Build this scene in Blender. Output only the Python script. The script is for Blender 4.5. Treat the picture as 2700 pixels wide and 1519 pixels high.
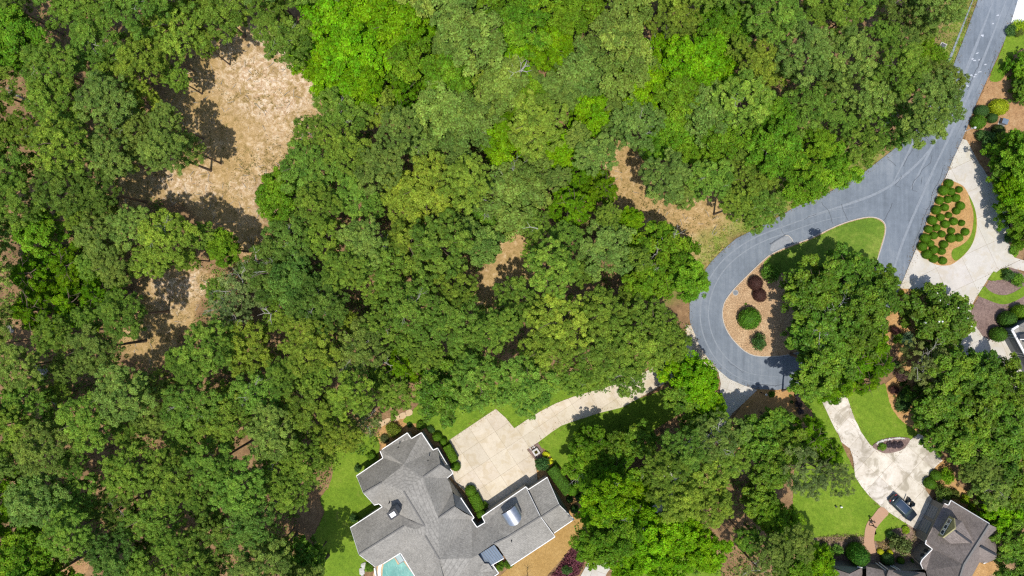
import bpy, bmesh, math, random
import numpy as np
from mathutils import Vector, Matrix
for o in list(bpy.data.objects): bpy.data.objects.remove(o, do_unlink=True)
SC = bpy.context.scene
C = SC.collection
R = math.radians
random.seed(7); RNG = np.random.default_rng(11)

# ------------------------------------------------------------------ camera, sky, sun
CAM_H = 108.0                      # drone height in metres
S = 0.06                           # metres of ground per photo unit
cam = bpy.data.objects.new('camera', bpy.data.cameras.new('camera'))
C.objects.link(cam)
cam.location = (0, 0, CAM_H)
cam.rotation_euler = (0, 0, 0)
cam.data.sensor_width = 36
cam.data.lens = 36 * CAM_H / (2700 * S)
cam.data.clip_start = 1; cam.data.clip_end = 6000
SC.camera = cam

SUN_EL = 73.0
wd = bpy.data.worlds.new('World'); SC.world = wd; wd.use_nodes = True
wn = wd.node_tree
sky = wn.nodes.new('ShaderNodeTexSky'); sky.sky_type = 'NISHITA'; sky.sun_disc = False
sky.sun_elevation = R(SUN_EL); sky.sun_rotation = R(180)
bg = wn.nodes['Background']; wn.links.new(sky.outputs[0], bg.inputs[0]); bg.inputs[1].default_value = 0.15
sd = bpy.data.lights.new('sun', 'SUN'); sd.energy = 4.0; sd.angle = R(0.53); sd.color = (1, 0.95, 0.87)
sun = bpy.data.objects.new('sun', sd); C.objects.link(sun)
sun.rotation_euler = (R(90 - SUN_EL), 0, R(-6)); sun.location = (0, -60, 150)
SC.cycles.use_denoising = False; SC.cycles.pixel_filter_type = 'BLACKMAN_HARRIS'; SC.cycles.filter_width = 1.25
SC.view_settings.view_transform = 'Standard'; SC.view_settings.look = 'None'
SC.view_settings.exposure = 0.06; SC.view_settings.gamma = 1; SC.view_settings.use_curve_mapping = False

# ------------------------------------------------------------------ helpers
def W(px, py, z=0.0):
    """a spot of the photo, at height z, as a point of the place"""
    k = (CAM_H - z) / CAM_H * S
    return Vector(((px - 1350) * k, (759.5 - py) * k, z))
TK = 700 / 2536
def T(ox, oy, pts): return [(ox + p[0] * TK, oy + p[1] * TK) + tuple(p[2:]) for p in pts]
def A(pts): return T(2000, 0, pts)
def B(pts): return T(2000, 370, pts)
def D(pts): return T(2000, 740, pts)
def E(pts): return T(2000, 1119, pts)
def M(pts): return T(667, 1119, pts)
def N(pts): return T(1334, 1119, pts)
def Q(pts): return T(1334, 740, pts)

def tag(o, label=None, cat=None, group=None, kind=None):
    if label: o['label'] = label
    if cat: o['category'] = cat
    if group: o['group'] = group
    if kind: o['kind'] = kind
    return o
def link(name, me, mat=None, parent=None):
    o = bpy.data.objects.new(name, me); C.objects.link(o)
    if mat is not None and me is not None and not me.materials: me.materials.append(mat)
    if parent: o.parent = parent
    return o
def empty(name, loc, rz=0):
    o = bpy.data.objects.new(name, None); C.objects.link(o); o.location = loc; o.rotation_euler = (0, 0, rz)
    o.empty_display_size = 0.3
    return o
def smooth(pts, n=4):
    """closed Catmull-Rom through the points"""
    out = []; m = len(pts)
    for i in range(m):
        p0, p1, p2, p3 = [np.array(pts[(i + k) % m][:2], float) for k in (-1, 0, 1, 2)]
        for j in range(n):
            t = j / n
            out.append(tuple(0.5 * (2 * p1 + (p2 - p0) * t + (2 * p0 - 5 * p1 + 4 * p2 - p3) * t * t + (3 * p1 - p0 - 3 * p2 + p3) * t ** 3)))
    return out
def open_smooth(pts, n=5):
    out = []; m = len(pts)
    for i in range(m - 1):
        p0, p1, p2, p3 = [np.array(pts[min(max(i + k, 0), m - 1)][:2], float) for k in (-1, 0, 1, 2)]
        for j in range(n):
            t = j / n
            out.append(tuple(0.5 * (2 * p1 + (p2 - p0) * t + (2 * p0 - 5 * p1 + 4 * p2 - p3) * t * t + (3 * p1 - p0 - 3 * p2 + p3) * t ** 3)))
    out.append(tuple(pts[-1][:2])); return out
def ragged(pts, amp, seg=4.0):
    out = []; m = len(pts); rr = random.Random(len(pts) * 7 + 1)
    for i in range(m):
        a, b = np.array(pts[i][:2], float), np.array(pts[(i + 1) % m][:2], float)
        k = max(1, int(np.linalg.norm(b - a) / seg))
        for j in range(k):
            p = a + (b - a) * j / k
            out.append((p[0] + rr.gauss(0, amp), p[1] + rr.gauss(0, amp)))
    return out
def inpoly(x, y, poly):
    c = False; n = len(poly); j = n - 1
    for i in range(n):
        xi, yi = poly[i][0], poly[i][1]; xj, yj = poly[j][0], poly[j][1]
        if (yi > y) != (yj > y) and x < (xj - xi) * (y - yi) / (yj - yi) + xi: c = not c
        j = i
    return c
def area2(p):
    return sum(p[i][0] * p[(i + 1) % len(p)][1] - p[(i + 1) % len(p)][0] * p[i][1] for i in range(len(p)))
def prism_mesh(name, wpts, z0, z1):
    """an upright block over a plan outline given in metres"""
    if area2(wpts) < 0: wpts = wpts[::-1]
    bm = bmesh.new()
    top = [bm.verts.new((p[0], p[1], z1)) for p in wpts]
    bot = [bm.verts.new((p[0], p[1], z0)) for p in wpts]
    f = bm.faces.new(top); n = len(top)
    for i in range(n): bm.faces.new((top[i], bot[i], bot[(i + 1) % n], top[(i + 1) % n]))
    bm.normal_update()
    bmesh.ops.triangulate(bm, faces=[f])
    me = bpy.data.meshes.new(name); bm.to_mesh(me); bm.free(); return me
def ground_px(pts): return [tuple(W(p[0], p[1])[:2]) for p in pts]
def sheet(name, pts, z, mat, parent=None, kind='structure', z0=-0.12):
    o = link(name, prism_mesh(name, ground_px(pts), z0, z), mat, parent)
    if parent is None and kind: o['kind'] = kind
    return o
def mesh_from(name, verts, faces):
    me = bpy.data.meshes.new(name); me.from_pydata([tuple(v) for v in verts], [], [tuple(f) for f in faces]); me.update(); return me
class MB:
    """collects simple solids into one mesh"""
    def __init__(s): s.v = []; s.f = []
    def add(s, vs, fs):
        b = len(s.v); s.v += [tuple(v) for v in vs]; s.f += [tuple(i + b for i in f) for f in fs]
    def box(s, x0, x1, y0, y1, z0, z1):
        s.add([(x0, y0, z0), (x1, y0, z0), (x1, y1, z0), (x0, y1, z0), (x0, y0, z1), (x1, y0, z1), (x1, y1, z1), (x0, y1, z1)],
              [(3, 2, 1, 0), (4, 5, 6, 7), (0, 1, 5, 4), (1, 2, 6, 5), (2, 3, 7, 6), (3, 0, 4, 7)])
    def tube(s, pts, radii, n=6, cap=True):
        pts = [Vector(p) for p in pts]; rings = []; b = len(s.v)
        for i, p in enumerate(pts):
            d = (pts[min(i + 1, len(pts) - 1)] - pts[max(i - 1, 0)]).normalized()
            a = d.orthogonal().normalized(); c = d.cross(a)
            r = radii[i] if hasattr(radii, '__len__') else radii
            for k in range(n):
                t = 2 * math.pi * k / n
                s.v.append(tuple(p + (a * math.cos(t) + c * math.sin(t)) * r))
        for i in range(len(pts) - 1):
            for k in range(n):
                s.f.append((b + i * n + k, b + i * n + (k + 1) % n, b + (i + 1) * n + (k + 1) % n, b + (i + 1) * n + k))
        if cap:
            s.f.append(tuple(b + k for k in range(n))[::-1]); s.f.append(tuple(b + (len(pts) - 1) * n + k for k in range(n)))
    def beam(s, a, b, w, h):
        a, b = Vector(a), Vector(b); d = (b - a)
        if d.length < 1e-4: return
        d.normalize(); side = d.cross(Vector((0, 0, 1)))
        side = side.normalized() if side.length > 1e-3 else Vector((1, 0, 0))
        up = side.cross(d); x = side * w / 2; u = up * h / 2
        s.add([a - x - u, a + x - u, a + x + u, a - x + u, b - x - u, b + x - u, b + x + u, b - x + u],
              [(0, 1, 2, 3)[::-1], (4, 5, 6, 7)[::-1], (0, 4, 5, 1)[::-1], (1, 5, 6, 2)[::-1], (2, 6, 7, 3)[::-1], (3, 7, 4, 0)[::-1]])
    def sphere(s, c, rx, ry, rz, nu=10, nv=6):
        b = len(s.v); c = Vector(c)
        for i in range(nv + 1):
            t = math.pi * i / nv
            for k in range(nu):
                p = 2 * math.pi * k / nu
                s.v.append((c.x + rx * math.sin(t) * math.cos(p), c.y + ry * math.sin(t) * math.sin(p), c.z + rz * math.cos(t)))
        for i in range(nv):
            for k in range(nu):
                s.f.append((b + i * nu + k, b + (i + 1) * nu + k, b + (i + 1) * nu + (k + 1) % nu, b + i * nu + (k + 1) % nu))
    def mesh(s, name): return mesh_from(name, s.v, s.f)
    def build(s, name, mat, parent=None, smooth_=False):
        me = s.mesh(name)
        if smooth_: me.shade_smooth()
        return link(name, me, mat, parent)

# ------------------------------------------------------------------ materials
def new_mat(name):
    m = bpy.data.materials.new(name); m.use_nodes = True
    return m, m.node_tree.nodes, m.node_tree.links, m.node_tree.nodes['Principled BSDF']
def nnode(nd, lk, scale, detail=4, rough=.55, vec=None, dist=0):
    n = nd.new('ShaderNodeTexNoise'); n.inputs['Scale'].default_value = scale
    n.inputs['Detail'].default_value = detail; n.inputs['Roughness'].default_value = rough; n.inputs['Distortion'].default_value = dist
    if vec is not None: lk.new(vec, n.inputs['Vector'])
    return n.outputs['Fac']
def ramp(nd, lk, fac, stops):
    r = nd.new('ShaderNodeValToRGB'); lk.new(fac, r.inputs[0])
    el = r.color_ramp.elements
    while len(el) < len(stops): el.new(0.5)
    for e, (p, c) in zip(el, stops): e.position = p; e.color = tuple(c) + (1,)
    return r.outputs[0]
def mixc(nd, lk, fac, a, b, mode='MIX'):
    m = nd.new('ShaderNodeMix'); m.data_type = 'RGBA'; m.blend_type = mode
    for sock, v in ((m.inputs[0], fac), (m.inputs[6], a), (m.inputs[7], b)):
        if hasattr(v, 'links') or hasattr(v, 'is_linked'): lk.new(v, sock)
        elif isinstance(v, (int, float)): sock.default_value = v
        else: sock.default_value = tuple(v) + (1,)
    return m.outputs[2]
def mathn(nd, lk, op, a, b=0.0, c=None, clamp=False):
    m = nd.new('ShaderNodeMath'); m.operation = op; m.use_clamp = clamp
    for sock, v in zip(m.inputs, (a, b, c)):
        if v is None: continue
        if hasattr(v, 'is_linked'): lk.new(v, sock)
        else: sock.default_value = v
    return m.outputs[0]
def bump(nd, lk, bs, h, strength=.4, dist=.05):
    b = nd.new('ShaderNodeBump'); b.inputs['Strength'].default_value = strength; b.inputs['Distance'].default_value = dist
    lk.new(h, b.inputs['Height']); lk.new(b.outputs[0], bs.inputs['Normal'])
def plain(name, col, rough=.6, metal=0, spec=.4):
    m, nd, lk, bs = new_mat(name)
    tc = nd.new('ShaderNodeTexCoord').outputs['Object']
    f = nnode(nd, lk, 3.0, 4, .6, tc)
    c = ramp(nd, lk, f, [(.3, [x * .86 for x in col]), (.7, [min(1, x * 1.1) for x in col])])
    lk.new(c, bs.inputs['Base Color']); bs.inputs['Roughness'].default_value = rough; bs.inputs['Metallic'].default_value = metal
    bs.inputs['Specular IOR Level'].default_value = spec
    return m
def earth(name, stops, s1, s2, rough=.95, bmp=.5, speck=.35, s3=9.0):
    """two scales of mottling plus fine grain"""
    m, nd, lk, bs = new_mat(name)
    tc = nd.new('ShaderNodeTexCoord').outputs['Object']
    a = nnode(nd, lk, s1, 5, .6, tc); b = nnode(nd, lk, s2, 6, .65, tc); g = nnode(nd, lk, s3, 3, .7, tc)
    f = mathn(nd, lk, 'ADD', mathn(nd, lk, 'MULTIPLY', a, .5), mathn(nd, lk, 'MULTIPLY', b, .5))
    c = ramp(nd, lk, f, stops)
    gr = ramp(nd, lk, g, [(.3, (1 - speck,) * 3), (.7, (1 + speck,) * 3)])
    c = mixc(nd, lk, 1.0, c, gr, 'MULTIPLY')
    lk.new(c, bs.inputs['Base Color']); bs.inputs['Roughness'].default_value = rough; bs.inputs['Specular IOR Level'].default_value = .15
    bump(nd, lk, bs, g, bmp, .06)
    return m
MAT = {}
MAT['straw'] = earth('pine_straw', [(.32, (.22, .12, .06)), (.5, (.36, .21, .10)), (.68, (.46, .30, .16))], .25, 1.4)
MAT['orange_straw'] = earth('fresh_pine_straw', [(.3, (.30, .17, .06)), (.5, (.43, .25, .10)), (.7, (.52, .33, .15))], .35, 2.2)
MAT['bark_mulch'] = earth('bark_mulch', [(.3, (.13, .085, .075)), (.5, (.21, .145, .125)), (.7, (.30, .215, .18))], .4, 2.5, speck=.45)
MAT['tan_mulch'] = earth('pine_bark_chips', [(.3, (.28, .17, .09)), (.5, (.42, .28, .16)), (.7, (.56, .41, .25))], .4, 2.8, speck=.6, s3=6)
MAT['dry_turf'] = earth('dormant_turf', [(.3, (.30, .18, .055)), (.5, (.38, .235, .08)), (.7, (.44, .29, .11))], .3, 2.0, speck=.3)
MAT['flower_bed'] = earth('flower_bed_soil', [(.3, (.12, .085, .06)), (.5, (.22, .15, .11)), (.62, (.30, .22, .16)), (.7, (.16, .18, .06))], .8, 4.0, speck=.6, s3=5)
MAT['concrete_edge'] = plain('kerb_concrete', (.46, .43, .39), .9)

def lawn_mat(name, dark, mid, light):
    m, nd, lk, bs = new_mat(name)
    tc = nd.new('ShaderNodeTexCoord').outputs['Object']
    a = nnode(nd, lk, .22, 4, .6, tc); b = nnode(nd, lk, 1.3, 5, .65, tc); g = nnode(nd, lk, 7, 3, .7, tc)
    f = mathn(nd, lk, 'ADD', mathn(nd, lk, 'MULTIPLY', a, .55), mathn(nd, lk, 'MULTIPLY', b, .45))
    c = ramp(nd, lk, f, [(.33, dark), (.5, mid), (.67, light)])
    gr = ramp(nd, lk, g, [(.3, (.66,) * 3), (.7, (1.3,) * 3)])
    c = mixc(nd, lk, 1.0, c, gr, 'MULTIPLY')
    mp = nd.new('ShaderNodeMapping'); mp.inputs['Rotation'].default_value = (0, 0, R(-57)); lk.new(tc, mp.inputs[0])
    wv = nd.new('ShaderNodeTexWave'); wv.inputs['Scale'].default_value = .28; wv.inputs['Distortion'].default_value = 1.2; wv.inputs['Detail'].default_value = 2; lk.new(mp.outputs[0], wv.inputs[0])
    c = mixc(nd, lk, 1.0, c, ramp(nd, lk, wv.outputs['Fac'], [(.3, (.975,) * 3), (.7, (1.025,) * 3)]), 'MULTIPLY')
    dp = nnode(nd, lk, .5, 6, .7, tc, 1.0)
    c = mixc(nd, lk, ramp(nd, lk, dp, [(.60, (0,) * 3), (.74, (.55,) * 3)]), c, (.27, .25, .07))
    lk.new(c, bs.inputs['Base Color']); bs.inputs['Roughness'].default_value = .9; bs.inputs['Specular IOR Level'].default_value = .15
    bump(nd, lk, bs, g, .5, .06)
    return m
MAT['lawn'] = lawn_mat('mown_lawn', (.10, .18, .014), (.145, .235, .018), (.205, .285, .03))
MAT['island_lawn'] = lawn_mat('island_lawn', (.085, .16, .018), (.12, .205, .022), (.21, .27, .045))

def asphalt_mat():
    m, nd, lk, bs = new_mat('asphalt')
    tc = nd.new('ShaderNodeTexCoord').outputs['Object']
    a = nnode(nd, lk, .12, 5, .6, tc); b = nnode(nd, lk, 1.1, 6, .7, tc); g = nnode(nd, lk, 14, 2, .7, tc)
    mp = nd.new('ShaderNodeMapping'); mp.inputs['Rotation'].default_value = (0, 0, R(23)); mp.inputs['Scale'].default_value = (1.6, .10, 1)
    lk.new(tc, mp.inputs[0]); st = nnode(nd, lk, 1.0, 5, .6, mp.outputs[0])
    f = mathn(nd, lk, 'ADD', mathn(nd, lk, 'MULTIPLY', a, .45), mathn(nd, lk, 'MULTIPLY', b, .25))
    f = mathn(nd, lk, 'ADD', f, mathn(nd, lk, 'MULTIPLY', st, .30))
    c = ramp(nd, lk, f, [(.36, (.128, .150, .178)), (.5, (.178, .207, .244)), (.64, (.248, .275, .308))])
    c = mixc(nd, lk, 1.0, c, ramp(nd, lk, g, [(.3, (.85,) * 3), (.7, (1.15,) * 3)]), 'MULTIPLY')
    lk.new(c, bs.inputs['Base Color']); bs.inputs['Roughness'].default_value = .9; bs.inputs['Specular IOR Level'].default_value = .2
    bump(nd, lk, bs, g, .25, .02)
    return m
MAT['asphalt'] = asphalt_mat()
MAT['crack'] = plain('crack_filler', (.11, .125, .15), .8)
MAT['streak'] = plain('tyre_polish', (.232, .260, .296), .9)
MAT['streak_dark'] = plain('tyre_dark', (.182, .208, .243), .9)
MAT['chalk'] = plain('pale_scuff', (.46, .49, .54), .9)
MAT['pale_patch'] = plain('pale_patch', (.27, .285, .305), .9)

def concrete_mat(name, lo, mid, hi, stain, amt, s=.35):
    m, nd, lk, bs = new_mat(name)
    tc = nd.new('ShaderNodeTexCoord').outputs['Object']
    a = nnode(nd, lk, s, 6, .62, tc, .4); b = nnode(nd, lk, 2.2, 6, .7, tc); g = nnode(nd, lk, 16, 2, .6, tc)
    f = mathn(nd, lk, 'ADD', mathn(nd, lk, 'MULTIPLY', a, .6), mathn(nd, lk, 'MULTIPLY', b, .4))
    c = ramp(nd, lk, f, [(.32, lo), (.5, mid), (.66, hi)])
    sm = nnode(nd, lk, s * 1.7, 5, .6, tc, .8)
    c = mixc(nd, lk, ramp(nd, lk, sm, [(.50, (0,) * 3), (.58, (amt * .7,) * 3), (.68, (amt,) * 3)]), c, stain)
    oi = nd.new('ShaderNodeObjectInfo')
    c = mixc(nd, lk, 1.0, c, oi.outputs['Color'], 'MULTIPLY')
    c = mixc(nd, lk, 1.0, c, ramp(nd, lk, g, [(.3, (.93,) * 3), (.7, (1.06,) * 3)]), 'MULTIPLY')
    lk.new(c, bs.inputs['Base Color']); bs.inputs['Roughness'].default_value = .85; bs.inputs['Specular IOR Level'].default_value = .2
    return m
MAT['court'] = concrete_mat('buff_concrete', (.50, .43, .32), (.58, .51, .40), (.64, .57, .45), (.47, .38, .24), .55)
MAT['white_drive'] = concrete_mat('patchy_concrete', (.46, .41, .33), (.61, .56, .48), (.74, .70, .63), (.35, .31, .24), 1.0, .26)
MAT['grey_drive'] = concrete_mat('grey_concrete', (.47, .45, .40), (.54, .51, .46), (.60, .575, .52), (.48, .42, .31), .5)
MAT['joint'] = plain('joint_base', (.36, .30, .21), .95)

def brick_mat():
    m, nd, lk, bs = new_mat('brick_paving')
    tc = nd.new('ShaderNodeTexCoord').outputs['Object']
    br = nd.new('ShaderNodeTexBrick'); br.inputs['Scale'].default_value = 3.0; lk.new(tc, br.inputs[0])
    br.inputs['Color1'].default_value = (.46, .24, .13, 1); br.inputs['Color2'].default_value = (.38, .19, .10, 1)
    br.inputs['Mortar'].default_value = (.42, .31, .22, 1); br.inputs['Mortar Size'].default_value = .04
    lk.new(br.outputs[0], bs.inputs['Base Color']); bs.inputs['Roughness'].default_value = .9
    return m
MAT['brick'] = brick_mat()

def shingle_mat(name, dark, light):
    m, nd, lk, bs = new_mat(name)
    tc = nd.new('ShaderNodeTexCoord').outputs['Object']
    sx = nd.new('ShaderNodeSeparateXYZ'); lk.new(tc, sx.inputs[0])
    wob = nnode(nd, lk, .8, 3, .6, tc)
    z = mathn(nd, lk, 'ADD', mathn(nd, lk, 'MULTIPLY', sx.outputs[2], 6.5), mathn(nd, lk, 'MULTIPLY', wob, .5))
    fr = mathn(nd, lk, 'FRACT', z)
    row = mathn(nd, lk, 'FLOOR', z)
    cv = nd.new('ShaderNodeCombineXYZ')
    lk.new(mathn(nd, lk, 'MULTIPLY', sx.outputs[0], 3.1), cv.inputs[0]); lk.new(mathn(nd, lk, 'MULTIPLY', sx.outputs[1], 3.1), cv.inputs[1]); lk.new(mathn(nd, lk, 'MULTIPLY', row, 5.3), cv.inputs[2])
    tabs = nnode(nd, lk, 1.0, 2, .7, cv.outputs[0])
    big = nnode(nd, lk, .35, 4, .6, tc)
    f = mathn(nd, lk, 'ADD', mathn(nd, lk, 'MULTIPLY', tabs, .65), mathn(nd, lk, 'MULTIPLY', big, .35))
    c = ramp(nd, lk, f, [(.34, dark), (.66, light)])
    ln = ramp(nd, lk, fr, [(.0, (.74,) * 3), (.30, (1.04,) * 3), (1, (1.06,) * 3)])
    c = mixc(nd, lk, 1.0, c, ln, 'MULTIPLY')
    lk.new(c, bs.inputs['Base Color']); bs.inputs['Roughness'].default_value = .9; bs.inputs['Specular IOR Level'].default_value = .2
    bump(nd, lk, bs, fr, .5, .02)
    return m
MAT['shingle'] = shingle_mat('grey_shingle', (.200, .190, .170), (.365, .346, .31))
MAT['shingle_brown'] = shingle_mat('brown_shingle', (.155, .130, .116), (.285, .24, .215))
MAT['white'] = plain('white_trim', (.78, .78, .77), .5)
MAT['wall'] = plain('pale_stucco', (.46, .43, .38), .9)
MAT['olive'] = plain('olive_siding', (.36, .33, .16), .8)
MAT['slate_wall'] = plain('grey_siding', (.20, .215, .23), .8)
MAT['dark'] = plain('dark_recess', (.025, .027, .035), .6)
MAT['ridge_cap'] = plain('ridge_cap', (.17, .163, .152), .9)
MAT['glass'] = plain('window_glass', (.035, .05, .065), .08, 0, .7)
MAT['metal'] = plain('galvalume', (.52, .54, .57), .32, .85)
MAT['blue_metal'] = plain('blue_grey_metal', (.20, .25, .31), .42, .35)
MAT['tan_stone'] = plain('tan_coping', (.55, .40, .24), .85)
MAT['stone'] = plain('pale_stone', (.55, .53, .49), .9)
MAT['iron'] = plain('dark_iron', (.03, .03, .033), .5)
def water_mat():
    m, nd, lk, bs = new_mat('pool_water')
    tc = nd.new('ShaderNodeTexCoord').outputs['Object']
    f = nnode(nd, lk, .5, 4, .6, tc)
    lk.new(ramp(nd, lk, f, [(.35, (.055, .25, .22)), (.65, (.12, .38, .32))]), bs.inputs['Base Color'])
    bs.inputs['Roughness'].default_value = .14
    w = nnode(nd, lk, 2.2, 4, .65, tc, .6); bump(nd, lk, bs, w, .12, .06)
    return m
MAT['water'] = water_mat()

def foliage_mat(name, fine=True, transl=.34, spec=.10):
    m, nd, lk, bs = new_mat(name)
    oi = nd.new('ShaderNodeObjectInfo'); geo = nd.new('ShaderNodeNewGeometry')
    at = nd.new('ShaderNodeAttribute'); at.attribute_name = 'tint'
    rnd = geo.outputs['Random Per Island']
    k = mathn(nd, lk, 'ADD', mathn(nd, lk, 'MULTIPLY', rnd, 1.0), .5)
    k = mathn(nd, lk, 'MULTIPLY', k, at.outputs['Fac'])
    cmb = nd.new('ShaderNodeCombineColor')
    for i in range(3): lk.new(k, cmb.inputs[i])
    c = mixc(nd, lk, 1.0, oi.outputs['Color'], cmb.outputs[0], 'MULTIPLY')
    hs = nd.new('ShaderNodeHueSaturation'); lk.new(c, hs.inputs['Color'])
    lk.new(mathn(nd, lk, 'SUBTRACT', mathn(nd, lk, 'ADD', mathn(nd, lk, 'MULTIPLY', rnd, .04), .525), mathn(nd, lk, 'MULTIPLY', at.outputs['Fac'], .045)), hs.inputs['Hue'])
    c = hs.outputs[0]
    lk.new(c, bs.inputs['Base Color']); bs.inputs['Roughness'].default_value = .5; bs.inputs['Specular IOR Level'].default_value = spec
    tr = nd.new('ShaderNodeBsdfTranslucent')
    lk.new(mixc(nd, lk, 1.0, c, (1.5, 1.6, .7), 'MULTIPLY'), tr.inputs[0])
    mx = nd.new('ShaderNodeMixShader'); mx.inputs[0].default_value = transl
    lk.new(bs.outputs[0], mx.inputs[1]); lk.new(tr.outputs[0], mx.inputs[2])
    lk.new(mx.outputs[0], nd['Material Output'].inputs[0])
    return m
MAT['leaf'] = foliage_mat('foliage')
MAT['gloss_leaf'] = foliage_mat('glossy_foliage', transl=.26, spec=.18)
def bark_mat(name, a, b):
    m, nd, lk, bs = new_mat(name)
    tc = nd.new('ShaderNodeTexCoord').outputs['Object']
    mp = nd.new('ShaderNodeMapping'); mp.inputs['Scale'].default_value = (6, 6, .8); lk.new(tc, mp.inputs[0])
    f = nnode(nd, lk, 1.5, 5, .7, mp.outputs[0])
    lk.new(ramp(nd, lk, f, [(.3, a), (.7, b)]), bs.inputs['Base Color']); bs.inputs['Roughness'].default_value = .95
    bump(nd, lk, bs, f, .6, .05)
    return m
MAT['bark'] = bark_mat('bark', (.07, .05, .035), (.19, .14, .10))
MAT['pale_bark'] = bark_mat('pale_bark', (.26, .24, .21), (.50, .48, .44))
# ------------------------------------------------------------------ terrain with its covers
CLEARING = [(640,40),(690,120),(740,150),(800,160),(850,230),(875,285),(850,330),(790,360),(780,400),(740,420),(700,470),(695,545),(705,600),(690,700),(630,700),(600,620),(540,560),(420,520),(380,545),(330,560),(250,520),(240,450),(330,420),(420,430),(470,380),(480,300),(430,240),(480,180),(450,130),(560,90)]
LOWER_CLEAR = [(390,700),(520,690),(580,730),(530,800),(505,870),(445,950),(340,970),(320,900),(350,830),(340,760)]
RIGHT_CLEAR = [(1600,340),(1700,330),(1760,540),(1860,470),(1960,600),(1900,680),(1840,740),(1780,720),(1700,680),(1600,600),(1590,450)]
MID_CLEAR = [(1300,590),(1440,610),(1400,720),(1335,810),(1250,810),(1230,730),(1280,665)]
SAND = [[(610,150),(700,120),(790,170),(845,250),(840,285),(770,330),(690,300),(640,280),(600,250),(570,200)],[(440,460),(540,450),(560,500),(470,510)],[(680,350),(760,330),(770,360),(690,390)],[(640,480),(690,470),(700,560),(650,560)],[(420,740),(520,720),(540,760),(450,790)]]
SHOULDER = [[(2600,-40),(2550,80),(2515,160),(2460,200),(2470,100),(2540,-40)],[(2330,420),(2180,510),(2030,580),(1930,640),(1860,720),(1820,760),(1760,800),(1780,730),(1880,620),(1990,540),(2200,420),(2300,390)]]
def grid_ground():
    x0, x1, y0, y1, st = -100.0, 100.0, -60.0, 60.0, 0.5
    xs = np.arange(x0, x1 + .01, st); ys = np.arange(y0, y1 + .01, st)
    X, Y = np.meshgrid(xs, ys); nx, ny = len(xs), len(ys)
    PX = X / S + 1350; PY = 759.5 - Y / S
    def noise(sc, seed):
        r = np.random.default_rng(seed); gx, gy = int((x1 - x0) / sc) + 3, int((y1 - y0) / sc) + 3
        g = r.random((gy, gx)); fx, fy = (X - x0) / sc, (Y - y0) / sc
        ix, iy = fx.astype(int), fy.astype(int); tx, ty = fx - ix, fy - iy
        tx = tx * tx * (3 - 2 * tx); ty = ty * ty * (3 - 2 * ty)
        return (g[iy, ix] * (1 - tx) + g[iy, ix + 1] * tx) * (1 - ty) + (g[iy + 1, ix] * (1 - tx) + g[iy + 1, ix + 1] * tx) * ty
    wob = (noise(4, 1) - .5) * 50 + (noise(1.4, 2) - .5) * 30
    def mask(poly, soft):
        P = np.array(poly, float); ins = np.zeros(X.shape, bool); dist = np.full(X.shape, 1e9)
        for i in range(len(P)):
            a, b = P[i], P[(i + 1) % len(P)]
            cond = ((a[1] > PY) != (b[1] > PY)) & (PX < (b[0] - a[0]) * (PY - a[1]) / ((b[1] - a[1]) or 1e-9) + a[0])
            ins ^= cond
            d = b - a; t = np.clip(((PX - a[0]) * d[0] + (PY - a[1]) * d[1]) / (d @ d), 0, 1)
            dist = np.minimum(dist, np.hypot(PX - a[0] - t * d[0], PY - a[1] - t * d[1]))
        sd_ = np.where(ins, dist, -dist) + wob
        return np.clip(sd_ / soft * .5 + .5, 0, 1)
    dry = np.maximum.reduce([mask(CLEARING, 18), mask(LOWER_CLEAR, 18), mask(RIGHT_CLEAR, 18), mask(MID_CLEAR, 18)])
    sand = np.maximum.reduce([mask(p, 45) for p in SAND])
    grass = np.maximum.reduce([mask(p, 30) for p in SHOULDER])
    Z = (noise(2.2, 5) - .5) * .03 + (noise(.9, 6) - .5) * .02 - .01
    Z += dry * (noise(3.0, 9) - .5) * .5 * (1 - grass) * (PX < 1000)
    Z[0, :] = Z[-1, :] = 0; Z[:, 0] = Z[:, -1] = 0
    V = np.stack([X.ravel(), Y.ravel(), Z.ravel()], 1)
    i = np.arange(nx * ny).reshape(ny, nx)
    F = np.stack([i[:-1, :-1].ravel(), i[:-1, 1:].ravel(), i[1:, 1:].ravel(), i[1:, :-1].ravel()], 1).tolist()
    n = len(V); far = 3000.0
    V = np.vstack([V, [[-far, -far, 0], [far, -far, 0], [far, far, 0], [-far, far, 0]]])
    c = [i[0, 0], i[0, -1], i[-1, -1], i[-1, 0]]
    for k in range(4): F.append([n + k, n + (k + 1) % 4, int(c[(k + 1) % 4]), int(c[k])])
    me = mesh_from('ground', V.tolist(), F)
    at = me.color_attributes.new('cover', 'FLOAT_COLOR', 'POINT')
    col = np.zeros((len(V), 4), np.float32); col[:, 3] = 1
    col[:n, 0] = dry.ravel(); col[:n, 1] = sand.ravel(); col[:n, 2] = grass.ravel()
    at.data.foreach_set('color', col.ravel())
    me.shade_smooth()
    m, nd, lk, bs = new_mat('woodland_ground')
    tc = nd.new('ShaderNodeTexCoord').outputs['Object']
    ca = nd.new('ShaderNodeAttribute'); ca.attribute_name = 'cover'
    sp = nd.new('ShaderNodeSeparateColor'); lk.new(ca.outputs['Color'], sp.inputs[0])
    n1 = nnode(nd, lk, .3, 5, .6, tc); n2 = nnode(nd, lk, 1.6, 6, .7, tc, .6); n3 = nnode(nd, lk, 8, 3, .7, tc); n4 = nnode(nd, lk, .6, 6, .65, tc, 1.2)
    f = mathn(nd, lk, 'ADD', mathn(nd, lk, 'MULTIPLY', n1, .5), mathn(nd, lk, 'MULTIPLY', n2, .5))
    floor_ = ramp(nd, lk, f, [(.34, (.15, .095, .05)), (.5, (.27, .165, .085)), (.66, (.40, .26, .135))])
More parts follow.
